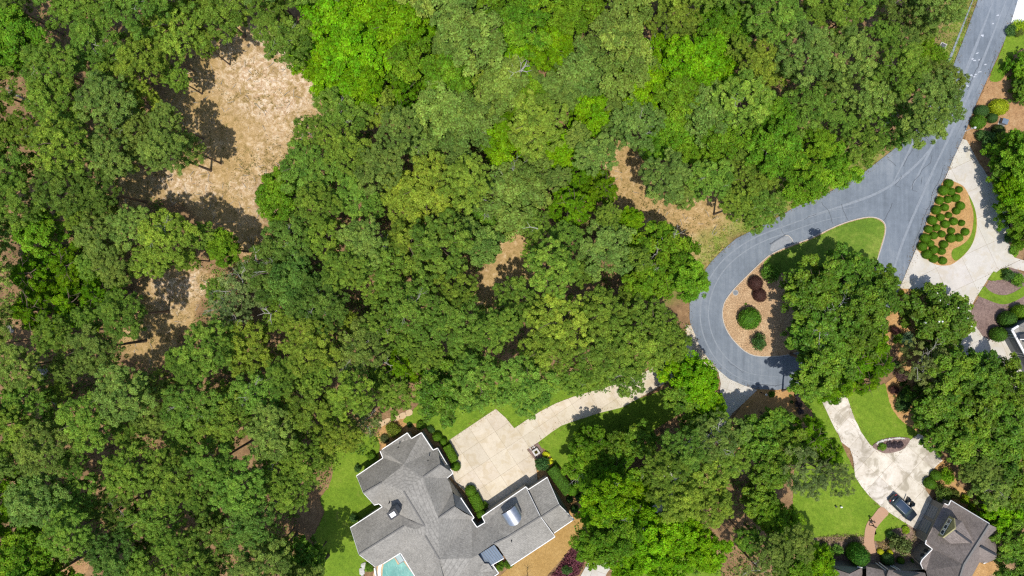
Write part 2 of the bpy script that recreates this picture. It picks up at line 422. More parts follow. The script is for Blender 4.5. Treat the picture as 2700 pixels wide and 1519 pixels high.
    f2 = mathn(nd, lk, 'ADD', mathn(nd, lk, 'MULTIPLY', n2, .55), mathn(nd, lk, 'MULTIPLY', n4, .45))
    dryc = ramp(nd, lk, f2, [(.37, (.24, .17, .06)), (.46, (.39, .265, .11)), (.54, (.48, .325, .15)), (.63, (.60, .45, .26))])
    sandc = ramp(nd, lk, n2, [(.36, (.42, .27, .15)), (.48, (.58, .42, .27)), (.6, (.76, .64, .49))])
    grs = ramp(nd, lk, f, [(.36, (.12, .20, .02)), (.5, (.20, .28, .04)), (.66, (.34, .31, .11))])
    c = mixc(nd, lk, sp.outputs[0], floor_, dryc)
    c = mixc(nd, lk, mathn(nd, lk, 'MULTIPLY', sp.outputs[1], ramp(nd, lk, n4, [(.40, (.1,) * 3), (.52, (1,) * 3)])), c, sandc)
    c = mixc(nd, lk, mathn(nd, lk, 'MULTIPLY', sp.outputs[2], ramp(nd, lk, n4, [(.34, (.35,) * 3), (.6, (1,) * 3)])), c, grs)
    c = mixc(nd, lk, 1.0, c, ramp(nd, lk, n3, [(.3, (.72,) * 3), (.7, (1.26,) * 3)]), 'MULTIPLY')
    lk.new(c, bs.inputs['Base Color']); bs.inputs['Roughness'].default_value = .97; bs.inputs['Specular IOR Level'].default_value = .1
    bump(nd, lk, bs, mathn(nd, lk, 'ADD', n3, mathn(nd, lk, 'MULTIPLY', n2, 2)), .7, .12)
    g = link('ground', me, m); g['kind'] = 'structure'
grid_ground()

# ------------------------------------------------------------------ beds, lawns, roads, drives
Z_BED, Z_LAWN, Z_ROAD, Z_DRIVE = .045, .065, .085, .115
sheet('pine_straw_bed', smooth(D([(1330,70),(1450,85),(1600,110),(1720,200),(1840,420),(1880,640),(1780,760),(1560,760),(1480,900),(1470,1100),(1500,1300),(1620,1500),(1560,1560),(1480,1449),(1380,1350),(1300,1270),(1240,1140),(1205,1000),(1290,920),(1320,800),(1330,640),(1200,600),(1150,480),(1180,380),(1240,310),(1300,200)]), 3), Z_BED, MAT['orange_straw'])
sheet('roadside_straw_bed', smooth(A([(2205,720),(2150,850),(2085,990),(2030,1120),(1985,1260),(1975,1400),(2080,1600),(2300,1900),(2600,2100),(2800,1500),(2760,500),(2500,430),(2380,560),(2300,700)]), 3), Z_BED, MAT['straw'])
sheet('bark_mulch_bed', smooth(D([(2190,20),(2050,240),(2010,330),(2060,470),(2120,540),(2200,590),(2400,580),(2650,500),(2700,0),(2540,-50),(2400,-150),(2240,-90)]), 3), Z_BED - .004, MAT['bark_mulch'])
sheet('shaded_mulch_bed', smooth(Q([(2330,1060),(2420,1040),(2540,1030),(2760,1050),(2790,1200),(2830,1330),(2700,1600),(2300,1650),(2100,1449),(2230,1230)]), 3), Z_BED, MAT['orange_straw'])
sheet('foundation_bed', ragged(smooth(M([(1180,120),(1300,-60),(1480,-80),(1620,-70),(1720,20),(1860,90),(1990,330),(2000,480),(1900,560),(1700,700),(1100,700),(930,960),(915,870),(1120,760),(1050,640),(930,480),(960,400),(1060,350),(1180,290),(1230,220)]), 3), 1.2), Z_BED, MAT['orange_straw'])
sheet('side_straw_bed', smooth(N([(420,360),(520,400),(600,530),(680,590),(820,640),(960,560),(1000,700),(860,860),(640,900),(500,800),(300,500),(330,400)]), 3), Z_BED, MAT['orange_straw'])
sheet('dormant_turf', smooth(N([(640,880),(830,900),(830,960),(700,1060),(620,1180),(520,1300),(380,1460),(200,1700),(-200,1700),(-100,1500),(40,1360),(300,1150),(470,1040)]), 3), Z_BED + .004, MAT['dry_turf'])
sheet('oval_bed', smooth(E([(1085,205),(1150,155),(1250,125),(1350,120),(1440,135),(1415,195),(1345,250),(1210,275),(1130,245)]), 3), .15, MAT['bark_mulch'])
sheet('flower_bed', smooth(E([(510,1130),(560,1065),(750,1045),(900,1035),(1010,1040),(1010,1240),(1120,1240),(1110,1110),(1215,1090),(1300,980),(1420,940),(1560,1010),(1640,1140),(1600,1449),(600,1449),(520,1250)]), 3), Z_BED, MAT['flower_bed'])
sheet('garage_side_bed', smooth(E([(1690,640),(1600,600),(1580,560),(1610,500),(1660,440),(1760,335),(1830,390),(1900,560),(2000,650),(2150,800),(2350,960),(2330,1300),(2180,1449),(1700,1449),(1700,800)]), 3), Z_BED, MAT['orange_straw'])

LAWNS = [
 ('lawn', M([(1200,140),(1000,90),(820,200),(760,340),(760,480),(720,600),(640,720),(680,830),(640,940),(590,1060),(620,1200),(630,1320),(650,1600),(1100,1600),(1060,1430),(1300,1200),(1500,900),(1300,600),(1200,400)])),
 ('lawn', [(1062,1112),(1100,1070),(1150,1040),(1260,1020),(1350,1010),(1450,1000),(1560,975),(1660,965),(1700,990),(1610,1030),(1480,1070),(1400,1120),(1350,1150),(1250,1190),(1180,1190),(1140,1145),(1105,1118)]),
 ('lawn', N([(300,190),(430,60),(650,-60),(900,-140),(1100,-190),(1500,-320),(1750,-360),(1850,-250),(1500,0),(1300,100),(1000,170),(760,330),(690,500),(700,600),(640,560),(590,500),(520,410),(450,380),(420,290),(360,230)])),
 ('lawn', D([(840,1090),(900,1060),(1060,1060),(1150,1000),(1210,990),(1235,1110),(1290,1250),(1370,1345),(1530,1455),(1545,1500),(1480,1560),(1380,1620),(1300,1640),(1150,1640),(1050,1560),(950,1420),(880,1240)])),
 ('lawn', D([(350,1035),(420,990),(480,1040),(620,1180),(700,1340),(760,1480),(820,1620),(960,1900),(1100,2060),(1210,2170),(1150,2300),(1110,2380),(1080,2440),(560,2450),(460,2480),(380,2400),(330,2240),(330,2100),(330,1900),(380,1650),(520,1300),(440,1180)])),
 ('lawn', E([(1230,830),(1330,890),(1420,950),(1370,985),(1290,1000),(1230,1040),(1205,1095),(1160,1120),(1105,1110),(1095,1050),(1120,970),(1180,890)])),
 ('lawn', A([(2365,345),(2450,310),(2560,300),(2700,320),(2700,420),(2536,465),(2480,490),(2430,530),(2400,580),(2380,650),(2350,720),(2310,770),(2255,785),(2205,765),(2230,680),(2290,540),(2340,420)])),
 ('lawn', N([(1180,1240),(1500,1200),(1900,1180),(2010,1260),(2060,1449),(2080,1600),(1100,1600),(1050,1400)])),
 ('lawn', B([(2375,985),(2410,1000),(2440,950),(2480,1000),(2490,1060),(2450,1125),(2420,1100)])),
 ('lawn', D([(2210,-60),(2260,-120),(2330,-145),(2380,-130),(2390,-60),(2330,-10),(2230,0),(2180,-20)])),
]
for nm, pts in LAWNS: sheet(nm, ragged(smooth(pts, 3), .6), Z_LAWN, MAT['lawn'])
sheet('lawn', smooth(D([(2085,135),(2130,80),(2160,55),(2200,95),(2270,130),(2360,138),(2450,105),(2560,40),(2580,110),(2470,185),(2360,225),(2270,215),(2180,180)]), 3), Z_LAWN + .01, MAT['lawn'])

# the road and its turning loop
ROAD = [(2640,-160),(2578,0),(2548,83),(2520,155),(2495,225),(2455,300),(2400,360),(2320,422),(2276,456),(2243,478),(2204,497),(2163,519),(2127,533),(2091,549),(2055,571),(1977,611),(1941,629),(1908,657),(1875,690),(1848,727),(1828,762),(1818,800),(1818,840),(1826,885),(1842,922),(1864,950),(1892,980),(1922,1001),(1955,1016),(1994,1026),(2050,1028),(2112,1018),(2150,1006),(2200,982),(2260,936),(2305,885),(2342,826),(2360,784),(2370,762),(2414,654),(2431,613),(2447,569),(2475,500),(2494,461),(2511,420),(2533,376),(2552,328),(2563,298),(2577,265),(2593,229),(2610,193),(2632,144),(2649,105),(2662,66),(2674,39),(2689,0),(2760,-160)]
road = sheet('road', ROAD, Z_ROAD, MAT['asphalt'])
ISLAND = [(2299,573),(2276,574),(2240,583),(2204,596),(2166,614),(2132,630),(2088,646),(2055,659),(2025,675),(1997,700),(1972,724),(1941,755),(1920,780),(1908,800),(1904,825),(1907,850),(1919,878),(1939,904),(1963,926),(1990,938),(2030,940),(2080,935),(2140,915),(2200,880),(2245,830),(2280,770),(2305,705),(2320,660),(2331,624),(2334,600),(2328,585),(2316,577)]
sheet('island_bed', smooth(ISLAND, 2), .17, MAT['tan_mulch'])
sheet('island_lawn', smooth([(2299,575),(2276,577),(2240,586),(2204,599),(2166,618),(2132,634),(2088,650),(2055,664),(2025,680),(2010,705),(2060,720),(2130,730),(2200,740),(2270,735),(2303,705),(2317,660),(2328,624),(2331,601),(2326,588),(2314,580)], 2), .19, MAT['island_lawn'])

def ribbon_mesh(name, pts, w, z, th=.004):
    """a strip along a path given in photo units; w in metres (one value or per point)"""
    P = [W(p[0], p[1], 0) for p in pts]; mb = MB(); n = len(P); vs = []
    for i, p in enumerate(P):
        d = (P[min(i + 1, n - 1)] - P[max(i - 1, 0)]); d.z = 0
        d = d.normalized() if d.length > 1e-6 else Vector((1, 0, 0))
        s = Vector((-d.y, d.x, 0)); wi = w[i] if hasattr(w, '__len__') else w
        vs += [(p.x + s.x * wi / 2, p.y + s.y * wi / 2, z), (p.x - s.x * wi / 2, p.y - s.y * wi / 2, z), (p.x + s.x * wi / 2, p.y + s.y * wi / 2, z - th), (p.x - s.x * wi / 2, p.y - s.y * wi / 2, z - th)]
    fs = []
    for i in range(n - 1):
        a, b = 4 * i, 4 * i + 4
        fs += [(a, a + 1, b + 1, b), (a, b, b + 2, a + 2), (a + 1, a + 3, b + 3, b + 1)]
    mb.add(vs, fs); return mb.mesh(name)
def jag(pts, amp=1.0, seg=8):
    out = []; rr = random.Random(int(pts[0][0] * 13))
    for i in range(len(pts) - 1):
        a, b = np.array(pts[i][:2], float), np.array(pts[i + 1][:2], float); k = max(1, int(np.linalg.norm(b - a) / seg))
        for j in range(k):
            p = a + (b - a) * j / k; out.append((p[0] + rr.gauss(0, amp) * (j > 0), p[1] + rr.gauss(0, amp) * (j > 0)))
    out.append(tuple(pts[-1][:2])); return out
kerb = smooth(ISLAND, 2); kerb.append(kerb[0])
link('kerb', ribbon_mesh('kerb', kerb, .13, .20, .2), MAT['concrete_edge'], road)
for pts in [B([(1470,90),(1420,160),(1380,250)]), B([(1655,140),(1640,220),(1560,280),(1540,330),(1490,380),(1465,440),(1470,480),(1510,490)]), B([(1560,350),(1550,420)]), B([(1365,340),(1330,400),(1300,430),(1345,450)]), B([(1275,600),(1250,670),(1190,770)]), B([(600,590),(670,680),(710,800)]), B([(790,610),(810,680),(850,760)]), B([(430,760),(550,705)]), B([(1760,260),(1720,390),(1660,500),(1640,600),(1600,680),(1560,780),(1540,860),(1500,950),(1480,1020)]), B([(1230,180),(1310,245)]), B([(215,850),(250,905)]), B([(250,905),(180,945),(100,990)]), B([(1570,655),(1630,665)]), Q([(2120,770),(2200,830),(2260,880)]), Q([(2300,1000),(2420,990),(2500,1010)]), D([(20,990),(120,1000),(240,995)]), A([(2260,520),(2230,600),(2200,700)]), A([(2130,560),(2060,700),(1990,860)])]:
    link('crack', ribbon_mesh('crack', jag(pts), .07, Z_ROAD + .032 + len(road.children) * .0007, .001), MAT['crack'], road)
LIFT = [0]
def streak(pts, w, mat, fade=True):
    LIFT[0] += 1
    p = open_smooth(pts, 6); n = len(p)
    ws = [w * min(1, .25 + 3 * min(i, n - 1 - i) / n) for i in range(n)]
    link('tyre_streak', ribbon_mesh('tyre_streak', p, ws, Z_ROAD + .004 + LIFT[0] * .0012, .001), mat, road)
loop = [(2250,560),(2170,575),(2080,605),(1990,640),(1920,690),(1878,750),(1860,820),(1872,890),(1910,950),(1970,990),(2050,1000)]
def shift(pts, cx, cy, k): return [(cx + (x - cx) * k, cy + (y - cy) * k) for x, y in pts]
for k, mt, w in ((.965, 'streak', .18), (1.065, 'streak', .2)):
    streak(shift(loop, 2080, 800, k), w, MAT[mt])
for dx, mt, w in ((-60, 'streak', .4), (-28, 'streak_dark', .12), (-5, 'streak', .5), (28, 'streak', .4), (45, 'streak_dark', .12)):
    streak([(2632 + dx, -20), (2570 + dx, 140), (2520 + dx, 260), (2465 + dx, 380), (2405 + dx, 500)], w, MAT[mt])
streak([(2490, 340), (2420, 430), (2330, 500), (2230, 540), (2130, 570)], .4, MAT['streak'])
streak([(2470, 430), (2420, 540), (2375, 650), (2345, 750)], .4, MAT['streak'])
for q, (x, y) in enumerate([(2280,150),(2235,230),(2130,340),(2137,350),(2085,510),(2040,565),(2060,580),(2100,575),(1985,715),(2030,720),(2070,715),(2055,735),(2000,825),(1985,820),(2165,620),(2110,690)]):
    rr = random.Random(q); cx, cy = A([(x, y)])[0]
    pts = [(cx + rr.uniform(2.2, 5.5) * math.cos(t + rr.random() * .6), cy + rr.uniform(1.0, 2.8) * math.sin(t)) for t in [k * 1.05 for k in range(6)]]
    link('pale_scuff', prism_mesh('pale_scuff', ground_px(pts), Z_ROAD, Z_ROAD + .03 + q * .0004), MAT['chalk'], road)
# repaired strip with its pale curved end
link('repair_patch', prism_mesh('repair_patch', ground_px(smooth([(2034,645),(2050,634),(2068,624),(2080,624),(2086,632),(2086,640),(2070,646),(2054,654),(2040,662),(2030,660)], 3)), Z_ROAD, Z_ROAD + .028), MAT['pale_patch'], road)
link('patch_rim', ribbon_mesh('patch_rim', open_smooth([(2066,622),(2076,621),(2084,627),(2089,635),(2089,643)], 5), .13, Z_ROAD + .05, .05), MAT['concrete_edge'], road)
link('crack', ribbon_mesh('crack', jag([(2030,645),(2050,631),(2071,619)], .6), .12, Z_ROAD + .056), MAT['crack'], road)

# ---- concrete drives cast in slabs
def clip_half(poly, nx, ny, c):
    out = []
    for i in range(len(poly)):
        a, b = poly[i], poly[(i + 1) % len(poly)]
        da, db = a[0] * nx + a[1] * ny - c, b[0] * nx + b[1] * ny - c
        if da <= 0: out.append(a)
        if (da < 0 < db) or (db < 0 < da):
            t = da / (da - db); out.append((a[0] + (b[0] - a[0]) * t, a[1] + (b[1] - a[1]) * t))
    return out
def slab_drive(name, pts, z, mat, cell, ang, off=(0, 0), gap=.045, var=.06):
    wp = ground_px(pts)
    root = link(name, prism_mesh(name, wp, -.12, z - .02), MAT['joint']); root['kind'] = 'structure'
    ca, sa = math.cos(R(ang)), math.sin(R(ang))
    us = [x * ca + y * sa for x, y in wp]; vs = [-x * sa + y * ca for x, y in wp]
    rr = random.Random(len(pts))
    iu0, iu1 = int(math.floor((min(us) - off[0]) / cell)), int(math.ceil((max(us) - off[0]) / cell))
    iv0, iv1 = int(math.floor((min(vs) - off[1]) / cell)), int(math.ceil((max(vs) - off[1]) / cell))
    for i in range(iu0, iu1):
        for j in range(iv0, iv1):
            p = wp
            for nx, ny, c in ((ca, sa, off[0] + (i + 1) * cell - gap), (-ca, -sa, -(off[0] + i * cell)), (-sa, ca, off[1] + (j + 1) * cell - gap), (sa, -ca, -(off[1] + j * cell))):
                p = clip_half(p, nx, ny, c)
                if len(p) < 3: break
            if len(p) < 3: continue
            q = [p[0]]
            for v in p[1:]:
                if math.hypot(v[0] - q[-1][0], v[1] - q[-1][1]) > .02: q.append(v)
            if len(q) > 2 and math.hypot(q[0][0] - q[-1][0], q[0][1] - q[-1][1]) < .02: q.pop()
            if len(q) < 3 or abs(area2(q)) < .25: continue
            o = link('slab', prism_mesh('slab', q, z - .1, z + rr.uniform(-.004, .004)), mat, root)
            b = 1 + rr.uniform(-var, var); o.color = (b, b * (1 - rr.random() * .02), b * (1 - rr.random() * .04), 1)
    return root
COURT = [(1307,1078),(1334,1102),(1356,1129),(1384,1110),(1422,1086),(1466,1063),(1511,1046),(1555,1033),(1596,1022),(1651,1005),(1701,980),(1748,953),(1789,928),(1812,880),(1806,858),(1822,858),(1846,917),(1872,952),(1894,976),(1840,985),(1800,985),(1770,998),(1731,1024),(1693,1045),(1640,1074),(1575,1090),(1511,1111),(1480,1122),(1453,1140),(1420,1165),(1389,1185),(1409,1210),(1414,1238),(1420,1290),(1300,1370),(1283,1330),(1250,1320),(1200,1270),(1170,1230),(1205,1243),(1199,1195),(1185,1160)]
slab_drive('motor_court', COURT, Z_DRIVE, MAT['court'], 3.12, 33.5, (.9, 1.3), .035)
SPUR = [(1892,974),(1922,999),(1955,1014),(1996,1028),(1965,1058),(1930,1090),(1885,1160),(1815,1260),(1735,1360),(1665,1430),(1600,1510),(1560,1600),(1480,1600),(1530,1519),(1560,1465),(1640,1370),(1720,1280),(1790,1190),(1850,1120),(1895,1060),(1900,1010)]
slab_drive('south_spur_drive', SPUR, Z_DRIVE + .006, MAT['grey_drive'], 3.4, -20, (0, 0), .04, .04)
WHITE = D([(455,1000),(530,1080),(600,1150),(640,1230),(690,1340),(745,1449)]) + E([(755,80),(790,170),(870,230),(900,320),(920,500),(980,590),(1060,690),(1170,790),(1290,870),(1400,940),(1500,1000),(1600,1060),(1760,800),(1655,710),(1625,670),(1598,630),(1580,565),(1600,510),(1640,460),(1700,390),(1755,345),(1700,280),(1680,230),(1640,180),(1580,120),(1530,85),(1470,130),(1420,170),(1400,220),(1350,250),(1250,270),(1180,265),(1120,230),(1060,190),(1010,120),(970,60),(945,0)]) + D([(920,1330),(880,1220),(850,1130),(800,1050),(740,960),(640,900),(520,930)])
slab_drive('white_patchy_drive', WHITE, Z_DRIVE, MAT['white_drive'], 3.3, -42, (.4, .2), .035, .07)
TEAR = B([(1945,-10),(1985,0),(2080,180),(2160,300),(2230,420),(2280,520),(2340,600),(2370,700),(2385,820),(2380,900),(2372,960),(2400,1010),(2410,1080),(2440,1120),(2536,1150),(2700,1180),(2700,1270),(2536,1250),(2450,1230),(2390,1212),(2310,1228),(2265,1262),(2240,1250),(2190,1320),(2140,1400)]) + D([(2080,150),(2040,220),(2020,300),(2060,420),(2140,535),(2200,560),(2380,570),(2460,720),(2536,890),(2600,1050),(2500,1080),(2300,1000),(2080,860),(1950,760),(1880,640),(1850,480),(1790,330),(1680,200),(1550,95),(1450,78),(1335,75)]) + B([(1350,1400),(1500,1040),(1560,890),(1620,730),(1720,480),(1790,340),(1850,190)])
slab_drive('teardrop_drive', TEAR, Z_DRIVE, MAT['grey_drive'], 4.4, 25, (.5, .9), .035, .03)
sheet('white_apron', A([(2480,-20),(2400,245),(2560,205),(2750,150),(2750,-60)]), Z_DRIVE, MAT['white'])
sheet('teardrop_bed', smooth(B([(1770,372),(1870,398),(1950,440),(1990,500),(2030,580),(2060,660),(2078,740),(2078,840),(2060,930),(2020,1020),(1950,1105),(1860,1175),(1790,1197),(1700,1190),(1620,1150),(1550,1090),(1508,1020),(1560,900),(1620,740),(1700,540)]), 3), .16, MAT['orange_straw'])
sheet('crescent_lawn', smooth(B([(2000,520),(2040,600),(2066,680),(2074,760),(2070,860),(2035,990),(1965,1085),(1885,1150),(1850,1130),(1836,1085),(1855,1040),(1920,1010),(1990,955),(2030,880),(2046,780),(2044,680),(2020,600)]), 3), .18, MAT['lawn'])
sheet('brick_path', smooth(E([(1165,785),(1240,842),(1190,905),(1140,965),(1112,1015),(1100,1100),(1115,1235),(1050,1225),(1000,1170),(1008,1070),(1015,1000),(1040,930),(1090,870)]), 3), Z_DRIVE + .02, MAT['brick'])
sheet('dirt_track', smooth(T(0,1119,[(640,1290),(800,1230),(860,1300),(800,1449),(600,1600),(560,1449)]), 3), .03, MAT['straw'])
for x, y in T(667, 740, [(1225,1365),(1285,1345),(1370,1310),(1430,1290),(1490,1262)]):
    o = sheet('stepping_stone', smooth([(x - 8, y - 5), (x + 7, y - 9), (x + 9, y + 4), (x - 6, y + 9)], 2), .11, MAT['tan_stone'], kind=None)
    tag(o, 'pale flat paving stone in the short row of stones above the grey roofed house', 'paving stone', 'stones stepping above the house')
# ------------------------------------------------------------------ foliage meshes
def quads_mesh(name, P, Nn, L, Wd, tint, extra=None):
    """one little leaf quad per row: centre P, normal Nn, length L, width Wd"""
    n = len(P)
    r = RNG.normal(size=(n, 3)); t = np.cross(Nn, r); t /= np.linalg.norm(t, axis=1)[:, None] + 1e-9
    b = np.cross(Nn, t)
    l, w = (L / 2)[:, None], (Wd / 2)[:, None]
    V = np.stack([P - t * l, P + b * w, P + t * l, P - b * w], 1).reshape(-1, 3)
    me = bpy.data.meshes.new(name)
    ev, ef = ([], []) if extra is None else extra
    nv = 4 * n + len(ev)
    me.vertices.add(nv)
    allv = np.vstack([V, np.array(ev)]) if len(ev) else V
    me.vertices.foreach_set('co', allv.astype(np.float32).ravel())
    loops = [np.arange(4 * n)] + [np.array(f) + 4 * n for f in ef]
    starts = list(range(0, 4 * n, 4)); k = 4 * n
    for f in ef: starts.append(k); k += len(f)
    li = np.concatenate(loops).astype(np.int32)
    me.loops.add(len(li)); me.loops.foreach_set('vertex_index', li)
    me.polygons.add(len(starts)); me.polygons.foreach_set('loop_start', np.array(starts, np.int32))
    me.update(calc_edges=True); me.validate()
    at = me.attributes.new('tint', 'FLOAT', 'POINT')
    tv = np.concatenate([np.repeat(tint, 4), np.full(len(ev), .7)]).astype(np.float32)
    at.data.foreach_set('value', tv)
    return me
def unit(v): return v / (np.linalg.norm(v, axis=-1, keepdims=True) + 1e-9)
def crown_mesh(name, seed, kind):
    """a crown of nominal radius 4 m: leaf sprays in clumps, clumps gathered on limbs, limbs round a dome"""
    global RNG
    keep, RNG = RNG, np.random.default_rng(seed); g = RNG
    # limbs, dome depth, limb spread, clumps per limb, clump radius, leaves per clump, leaf length and width, chance of a missing limb
    par = dict(pine=(36, 4.6, .74, 9, (.20, .42), 58, (.27, .095), .06), hard=(24, 5.8, .90, 9, (.34, .66), 70, (.30, .20), .03),
               spire=(34, 8.0, .62, 8, (.24, .46), 60, (.30, .12), .03), broad=(24, 5.4, .86, 9, (.32, .60), 66, (.32, .21), .04), thin=(26, 5.0, .72, 7, (.20, .40), 45, (.26, .085), .12))[kind]
    nl, dep, spread, per, (c0, c1), nleaf, (ll, lw), miss = par
    ph = g.random(4) * 6.283; am = g.uniform(.03, .11, 4)
    def rad(th): return 4 * (1 + sum(am[k] * np.sin((k + 2) * th + ph[k]) for k in range(4)))
    cs = []; rot = g.random() * 6.28
    for i in range(nl):
        f = (i + .45) / nl; rr = f ** .52 * .90 * (1 + g.normal() * .05); th = i * 2.39996 + rot + g.normal() * .22
        if g.random() < miss: continue
        z = dep * (.50 + .46 * max(0, 1 - rr ** 2) ** .8) + g.normal() * dep * .085
        if kind == 'spire': z = dep * (1 - rr) * .95 + g.normal() * .35
        R_ = rad(th); c = np.array([rr * R_ * math.cos(th), rr * R_ * math.sin(th), z]); tl = g.uniform(.74, 1.22)
        for j in range(per):
            d = g.normal(size=3) * np.array([1, 1, .42]); d /= max(1, np.linalg.norm(d) / 1.5)
            p = c + d * spread * .72; p[2] -= .18 * (d[0] ** 2 + d[1] ** 2) * spread
            cs.append((*p, g.uniform(c0, c1), tl * g.uniform(.85, 1.15), 1.0))
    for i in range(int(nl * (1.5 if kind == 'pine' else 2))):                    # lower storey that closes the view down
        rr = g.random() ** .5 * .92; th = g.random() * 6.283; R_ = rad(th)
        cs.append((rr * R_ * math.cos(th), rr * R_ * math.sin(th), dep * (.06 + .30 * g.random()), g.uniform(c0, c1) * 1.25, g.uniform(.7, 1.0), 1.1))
    Ps, Ns, Ls, Ws, Ts = [], [], [], [], []
    for (x, y, z, rc, tn, k) in cs:
        n = int(nleaf * (rc / ((c0 + c1) / 2)) ** 1.5 * k)
        d = unit(g.normal(size=(n, 3))); d[:, 2] = np.where(d[:, 2] < -.3, -d[:, 2], d[:, 2])
        P = np.array([x, y, z]) + d * rc * g.uniform(.5, 1.12, (n, 1)) * np.array([1, 1, .75])
        nn = unit(d * .9 + np.array([0, 0, .6]) + g.normal(size=(n, 3)) * .5)
        Ps.append(P); Ns.append(nn)
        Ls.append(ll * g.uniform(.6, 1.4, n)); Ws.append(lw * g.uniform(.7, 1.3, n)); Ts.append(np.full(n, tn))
    me = quads_mesh(name, np.vstack(Ps), np.vstack(Ns), np.concatenate(Ls), np.concatenate(Ws), np.concatenate(Ts))
    RNG = keep; return me
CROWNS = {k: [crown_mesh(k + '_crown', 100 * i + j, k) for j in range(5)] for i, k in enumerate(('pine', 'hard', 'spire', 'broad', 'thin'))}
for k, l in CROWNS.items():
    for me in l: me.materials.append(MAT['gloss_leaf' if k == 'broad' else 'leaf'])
def trunk_mesh(seed, pale=False):
    """trunk 17 m tall with limbs that climb into the crown"""
    rr = random.Random(seed); mb = MB(); h = 17.0
    path = [Vector((rr.gauss(0, .12) * t, rr.gauss(0, .12) * t, h * t)) for t in (0, .06, .3, .55, .78, .94)]
    mb.tube(path, [.34, .25, .21, .17, .11, .03], 7)
    for i in range(9):
        t = rr.uniform(.66, .9); a = i * 2.4 + rr.random(); L = rr.uniform(1.8, 3.3)
        p = Vector((0, 0, h * t)); q = p + Vector((math.cos(a) * L * .5, math.sin(a) * L * .5, L * .30)); r = p + Vector((math.cos(a + .2) * L, math.sin(a + .2) * L, L * .62 + rr.uniform(-.4, .3)))
        mb.tube([p, q, r], [.075, .05, .018], 5)
        if rr.random() < .7: mb.tube([q, q + Vector((math.cos(a - .7) * L * .4, math.sin(a - .7) * L * .4, L * .3))], [.04, .012], 4)
    return mb.mesh('trunk')
TRUNKS = [trunk_mesh(s) for s in range(4)]
for t in TRUNKS: t.materials.append(MAT['bark'])
def limb_mesh(seed):
    """bare pale limbs that stand clear of the leaves"""
    rr = random.Random(seed); mb = MB()
    def grow(p, d, L, r, lev):
        q = p + d * L * .55 + Vector((rr.gauss(0, .06), rr.gauss(0, .06), rr.gauss(0, .05))) * L
        e = q + (d + Vector((rr.gauss(0, .3), rr.gauss(0, .3), rr.gauss(0, .2)))).normalized() * L * .5
        mb.tube([p, q, e], [r, r * .7, r * .4], 5)
        if lev:
            for b_ in range(rr.choice((2, 3))):
                s = q if b_ == 0 else e
                grow(s, (d + Vector((rr.gauss(0, .6), rr.gauss(0, .6), rr.gauss(.1, .3)))).normalized(), L * rr.uniform(.45, .7), r * .55, lev - 1)
    for k in range(3):
        a = rr.random() * 6.28
        grow(Vector((0, 0, 0)), Vector((math.cos(a), math.sin(a), .35)).normalized(), rr.uniform(1.6, 2.6), .085, 3)
    me = mb.mesh('bare_limb'); me.materials.append(MAT['pale_bark']); return me
LIMBS = [limb_mesh(s) for s in range(4)]

KINDS = {  # crown type, tint, height, word, object name
 'P': ('pine', (0.19, 0.295, 0.036), 18.0, 'mid green pine', 'pine_tree', 'pine'),
 'O': ('pine', (0.24, 0.33, 0.038), 17.5, 'yellowish olive pine', 'pine_tree', 'pine'),
 'G': ('pine', (0.2, 0.285, 0.052), 18.5, 'greyish green pine', 'pine_tree', 'pine'),
 'D': ('pine', (0.13, 0.215, 0.032), 16.0, 'dark green pine', 'pine_tree', 'pine'),
 'L': ('hard', (0.182, 0.345, 0.006), 15.0, 'bright lime green broadleaf tree', 'broadleaf_tree', 'tree'),
 'H': ('hard', (0.16, 0.295, 0.016), 16.0, 'fresh green broadleaf tree', 'broadleaf_tree', 'tree'),
 'K': ('hard', (0.205, 0.295, 0.05), 16.5, 'dull sage green broadleaf tree', 'broadleaf_tree', 'tree'),
 'X': ('spire', (0.14, 0.27, 0.006), 15.0, 'deep lime feathery conifer', 'conifer_tree', 'conifer'),
 'B': ('broad', (0.138, 0.24, 0.018), 15.0, 'dark glossy broadleaf tree', 'broadleaf_tree', 'tree'),
 'M': ('broad', (0.12, 0.185, 0.014), 9.0, 'dark magnolia with white flowers', 'magnolia_tree', 'magnolia'),
 'T': ('thin', (0.195, 0.255, 0.075), 15.0, 'thin greyish half bare tree', 'broadleaf_tree', 'tree'),
 'S': ('spire', (0.1, 0.185, 0.02), 8.0, 'small dark evergreen tree', 'evergreen_tree', 'evergreen'),
}
TREES = []      # (x, y, r, kind)
